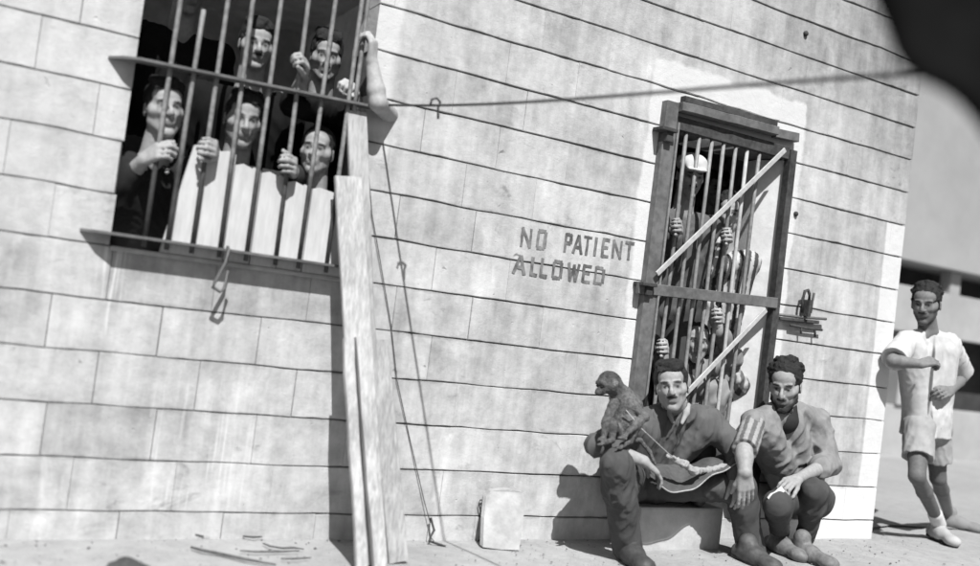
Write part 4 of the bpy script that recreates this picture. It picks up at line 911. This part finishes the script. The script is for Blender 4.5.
# ---- people inside the building
def inmate(label, hc, fwd, hair='short', skin=.36, shirt=.05, floor=.10, arms=(), up=(0, 0, 1), k=.90, body=(0, .10), seed=1, cap=None, mous=0, beard=0, sh_w=.19, sleeve=1.0, sit=None, collar=None, trousers=.06, stripes=None):
    """arms: list of (side, elbow, wrist, hand dir, palm normal, thumb side, curl, sleeve part)"""
    hc = np.asarray(hc, float); p = Person((hc[0]+body[0], hc[1]+body[1], floor), label, vox=.0066); p.body.tone = skin
    f = unit((fwd[0], fwd[1], 0)); x = unit(np.cross(f, (0, 0, 1)))
    neck = hc-(0, 0, .205)-f*.055; hip = neck-(0, 0, .50)-f*.03+np.array([body[0], body[1], 0])*.4; wy = .40 if hc[0] < 2 else .05; hip[1] = max(hip[1], wy)
    if sit is not None: hip[2] = sit
    sh = {q: neck+x*q*sh_w-(0, 0, .045) for q in (-1, 1)}
    p.head(hc, fwd, up, k, None if cap else hair, moustache=mous, beard=beard, seed=seed, neck_to=neck, skin=skin)
    S = p.layer('shirt', 'cloth', shirt, folds(.007, 28, seed*3+1)); p.torso(p.body, hip, neck, sh[1], sh[-1], -.014); p.torso(S, hip, neck-(0, 0, .015), sh[1], sh[-1], .006)
    S.ell(neck+(0, 0, .055), (.070, .070, .080), None, .01, True); S.cap(neck+f*.05, neck+f*.13-(0, 0, .08), .034, .010, .008, True)
    if stripes: S.paint.append((hc, np.ones(3)*4.0, lambda V_: np.where(np.sin(((V_-hc)@x)*stripes[0]+.6*np.sin(V_[:, 2]*17)) > .1, stripes[1], stripes[2]), .01, np.eye(3)))
    used = set()
    for (q, el, wr, d, n, side, curl, slv) in arms:
        el = np.asarray(el, float); wr = np.asarray(wr, float); used.add(q); p.arm(p.body, sh[q], el, wr, (.046, .038, .03), 0, 0); p.forearm(el, wr); p.hand(wr, d, n, side, curl)
        (p.arm(S, sh[q], el, wr, (.060, .050, .042), .003, slv) if slv > 0 else S.cap(sh[q], sh[q]+(el-sh[q])*.4, .062, .056, .01))
    for q in (-1, 1):
        if q not in used: a = sh[q]+x*q*.04-(0, 0, .28); a[1] = max(a[1], wy-.02); b = a+f*.08-(0, 0, .22); b[1] = max(b[1], wy-.06); p.arm(p.body, sh[q], a, b, (.046, .038, .03), 0, 1); p.arm(S, sh[q], a, b, (.06, .05, .042), .003, .95); p.hand(b, (0, 0, -1)+f*.2, -x*q, 1, (.2, .3, .3))
    T = p.layer('trousers', 'cloth', trousers, None, .009)
    T.cap(hip-x*.07, hip+x*.07, .10, .10, .03)
    for q in (-1, 1):
        h_ = hip+x*q*.085; an = np.array([h_[0], h_[1], floor+.07])
        kn = (h_+an)/2+f*.01 if sit is None else h_+f*.36+(0, 0, .12)
        if sit is not None: an = kn-(0, 0, kn[2]-floor-.07)-f*.1
        p.leg(T, h_, kn, an, (.088, .066, .06), 0, .02, .064); p.shoe(an-(0, 0, .07), an+f*.19-(0, 0, .07), tone=.05, high=.03)
    if collar:
        for q in (-1, 1): p.layer('collar', 'cloth', collar).cap(neck+x*q*.062+(0, 0, .0), neck+x*q*.040+f*.070-(0, 0, .036), .011, .009, .006)
    if cap:
        H = p.layer('hair', 'hair', .02); H.ell(p.HP(0, -.03, .01), (.076, .080, .07), p.HR); H.ell(p.HP(0, .085, -.02), (.08, .06, .09), p.HR, .01, True)
        K = p.layer('cap', 'cloth', cap, fuzz(.002, 60, 3)); K.ell(p.HP(0, -.010, .070), (.086, .104, .058), p.HR); K.cap(p.HP(-.045, .085, .052), p.HP(.045, .085, .052), .016, None, .02); K.ell(p.HP(0, .115, .044), (.055, .035, .008), p.HR, .01)
    return p.done()
grip = lambda j: (.75, 1.15, .9)
def on_bar(px, py, i, dz=0):
    z = at(px, py, YB)[2]; return vec(BARX[i], YB, z)
# lower row at the window
g = on_bar(152, 150, 0); w = g+(-.040, .050, -.035)
inmate('man at the left of the window gripping a bar below his chin', at(164, 110, .045), (.10, -1, .04), 'wavy', .31, .022, arms=[(-1, at(121, 186, .14), w, (.45, -.75, .42), (.85, .45, -.2), 1, (.6, 1.0, .9), .45)], seed=21, collar=.35, up=up_img(-.1), k=.92, sh_w=.175)
g = on_bar(207, 146, 2); g2 = on_bar(277, 162, 5)
inmate('man in the middle of the window with both fists round the bars', at(243, 120, .05), (-.06, -1, -.16), 'thick', .29, .03, arms=[(-1, at(226, 172, .10), g+(.045, .055, -.02), (-.25, -.92, .15), (-.9, -.1, 0), 1, (.75, 1.1, .9), .35), (1, at(293, 186, .14), g2+(.045, .055, -.02), (-.25, -.92, .15), (-.9, -.1, 0), -1, (.75, 1.1, .9), .75)], seed=23, beard=.35, collar=.25, k=.92)
inmate('clean shaven man looking sideways at the right of the window', at(317, 152, .06), (-.48, -.88, .02), 'short', .30, .022, seed=25, up=up_img(.03), k=.92, sh_w=.17)
inmate('man half hidden behind the fist of the middle man at the window', at(283, 112, .42), (-.1, -1, -.1), 'short', .26, .05, seed=27)
# upper row, standing on the bunk
g5 = on_bar(299, 62, 5)
inmate('man high in the window with sunlit cheeks behind two bars', at(256, 46, .22), (-.08, -1, -.12), 'thick', .29, .010, floor=.48, seed=29, mous=1)
inmate('shaded man high at the right of the window with a raised fist', at(326, 58, .27), (-.25, -1, -.14), 'thick', .29, .010, floor=.48, arms=[(-1, at(294, 104, .05), g5+(.03, .055, -.05), (-.15, -.75, .6), (-.9, -.2, 0), 1, (.7, 1.1, .9), .1)], seed=31, mous=1)
inmate('man at the very top of the window cut off by the frame', at(190, -12, .45), (.1, -1, -.3), 'short', .30, .012, floor=.60, seed=33)
g8 = on_bar(366, 44, 8)
inmate('man behind the wall edge reaching his bare arm out round the last bar', (1.63, .40, 2.06), (-.5, -.86, 0), 'short', .36, .35, floor=.48,
       arms=[(-1, at(378, 103, -.105), g8+(.040, -.028, -.075), (-.10, -.10, .98), (-.75, .65, 0), -1, (.7, 1.2, .9), 0.0), (1, (1.60, .20, 1.62), at(353, 92, .06), (-.5, -.8, .2), (-.3, .3, -.9), 1, (.9, 1.2, .9), .5)], seed=35)
bk = empty('bunk', (.95, .6, .1), 'dark wooden bunk platform inside the barred room', 'bunk')
for a, b in (((.2, .16, .40), (2.1, .95, .47)),): link('platform', box(a, b), MAT['far_dark'], bk)
for x in (.25, 2.02):
    for y in (.2, .88): link('leg', box((x, y, .10), (x+.05, y+.05, .398)), MAT['far_dark'], bk)
# behind the gate
thr = box((DOOR[0]+.002, .01, .06), (DOOR[1]-.002, 1.3, .230)); link('threshold', thr, MAT['step'], bld)
def gb(px, py, i): return vec((3.176, 3.262, 3.350, 3.436, 3.522, 3.606, 3.694)[i], -.012, at(px, py, -.012)[2])
h1 = gb(678, 228, 0); h2 = gb(731, 318, 4)
inmate('man in a white cap standing behind the top of the gate', at(690, 176, .085), (-.35, -.92, -.22), 'short', .27, .10, floor=.23, cap=.46, arms=[(-1, at(676, 268, .12), h1+(.03, .05, -.01), (-.2, -.9, .2), (-.9, -.2, 0), 1, (.7, 1.1, .9), .8)], seed=41, sh_w=.16, mous=1)
inmate('curly haired man in a striped shirt behind the middle of the gate', at(728, 214, .12), (-.6, -.8, -.1), 'curly', .33, .16, floor=.23, seed=43, sh_w=.15, trousers=.3, body=(-.04, .10), stripes=(150, .42, .06), arms=[(-1, at(708, 268, .10), gb(722, 236, 4)+(.03, .05, -.01), (-.2, -.9, .2), (-.9, -.2, 0), 1, (.7, 1.1, .9), .8)])
inmate('man crouching low behind the gate peering between the bars', at(696, 342, .10), (-.55, -.83, 0), 'short', .33, .22, floor=.23, sit=.36, seed=45, arms=[(1, at(734, 358, .10), h2+(.03, .05, -.02), (-.2, -.9, .2), (-.9, -.2, 0), -1, (.7, 1.1, .9), .7), (-1, at(664, 380, .10), gb(668, 348, 0)+(.03, .05, -.01), (-.2, -.9, .2), (-.9, -.2, 0), 1, (.7, 1.1, .9), .7)], sh_w=.17)
inmate('man in a streaky vest hunched behind the lower brace of the gate', at(722, 372, .22), (-.4, -.9, -.2), 'short', .30, .25, floor=.23, sit=.34, seed=47, sh_w=.13, stripes=(120, .34, .10), arms=[(1, at(748, 395, .12), at(736, 378, .10), (-.3, .1, .9), (-.8, -.3, 0), -1, (1.2, 1.3, 1.0), .95)])
inmate('shadowy man standing furthest back behind the gate', at(716, 190, .75), (-.4, -.9, -.1), 'thick', .30, .18, floor=.10, seed=49)
inmate('man with a bare forehead at the left edge behind the gate', at(673, 240, .20), (-.5, -.85, 0), 'short', .33, .06, floor=.23, seed=53, sh_w=.13, body=(.04, .12))
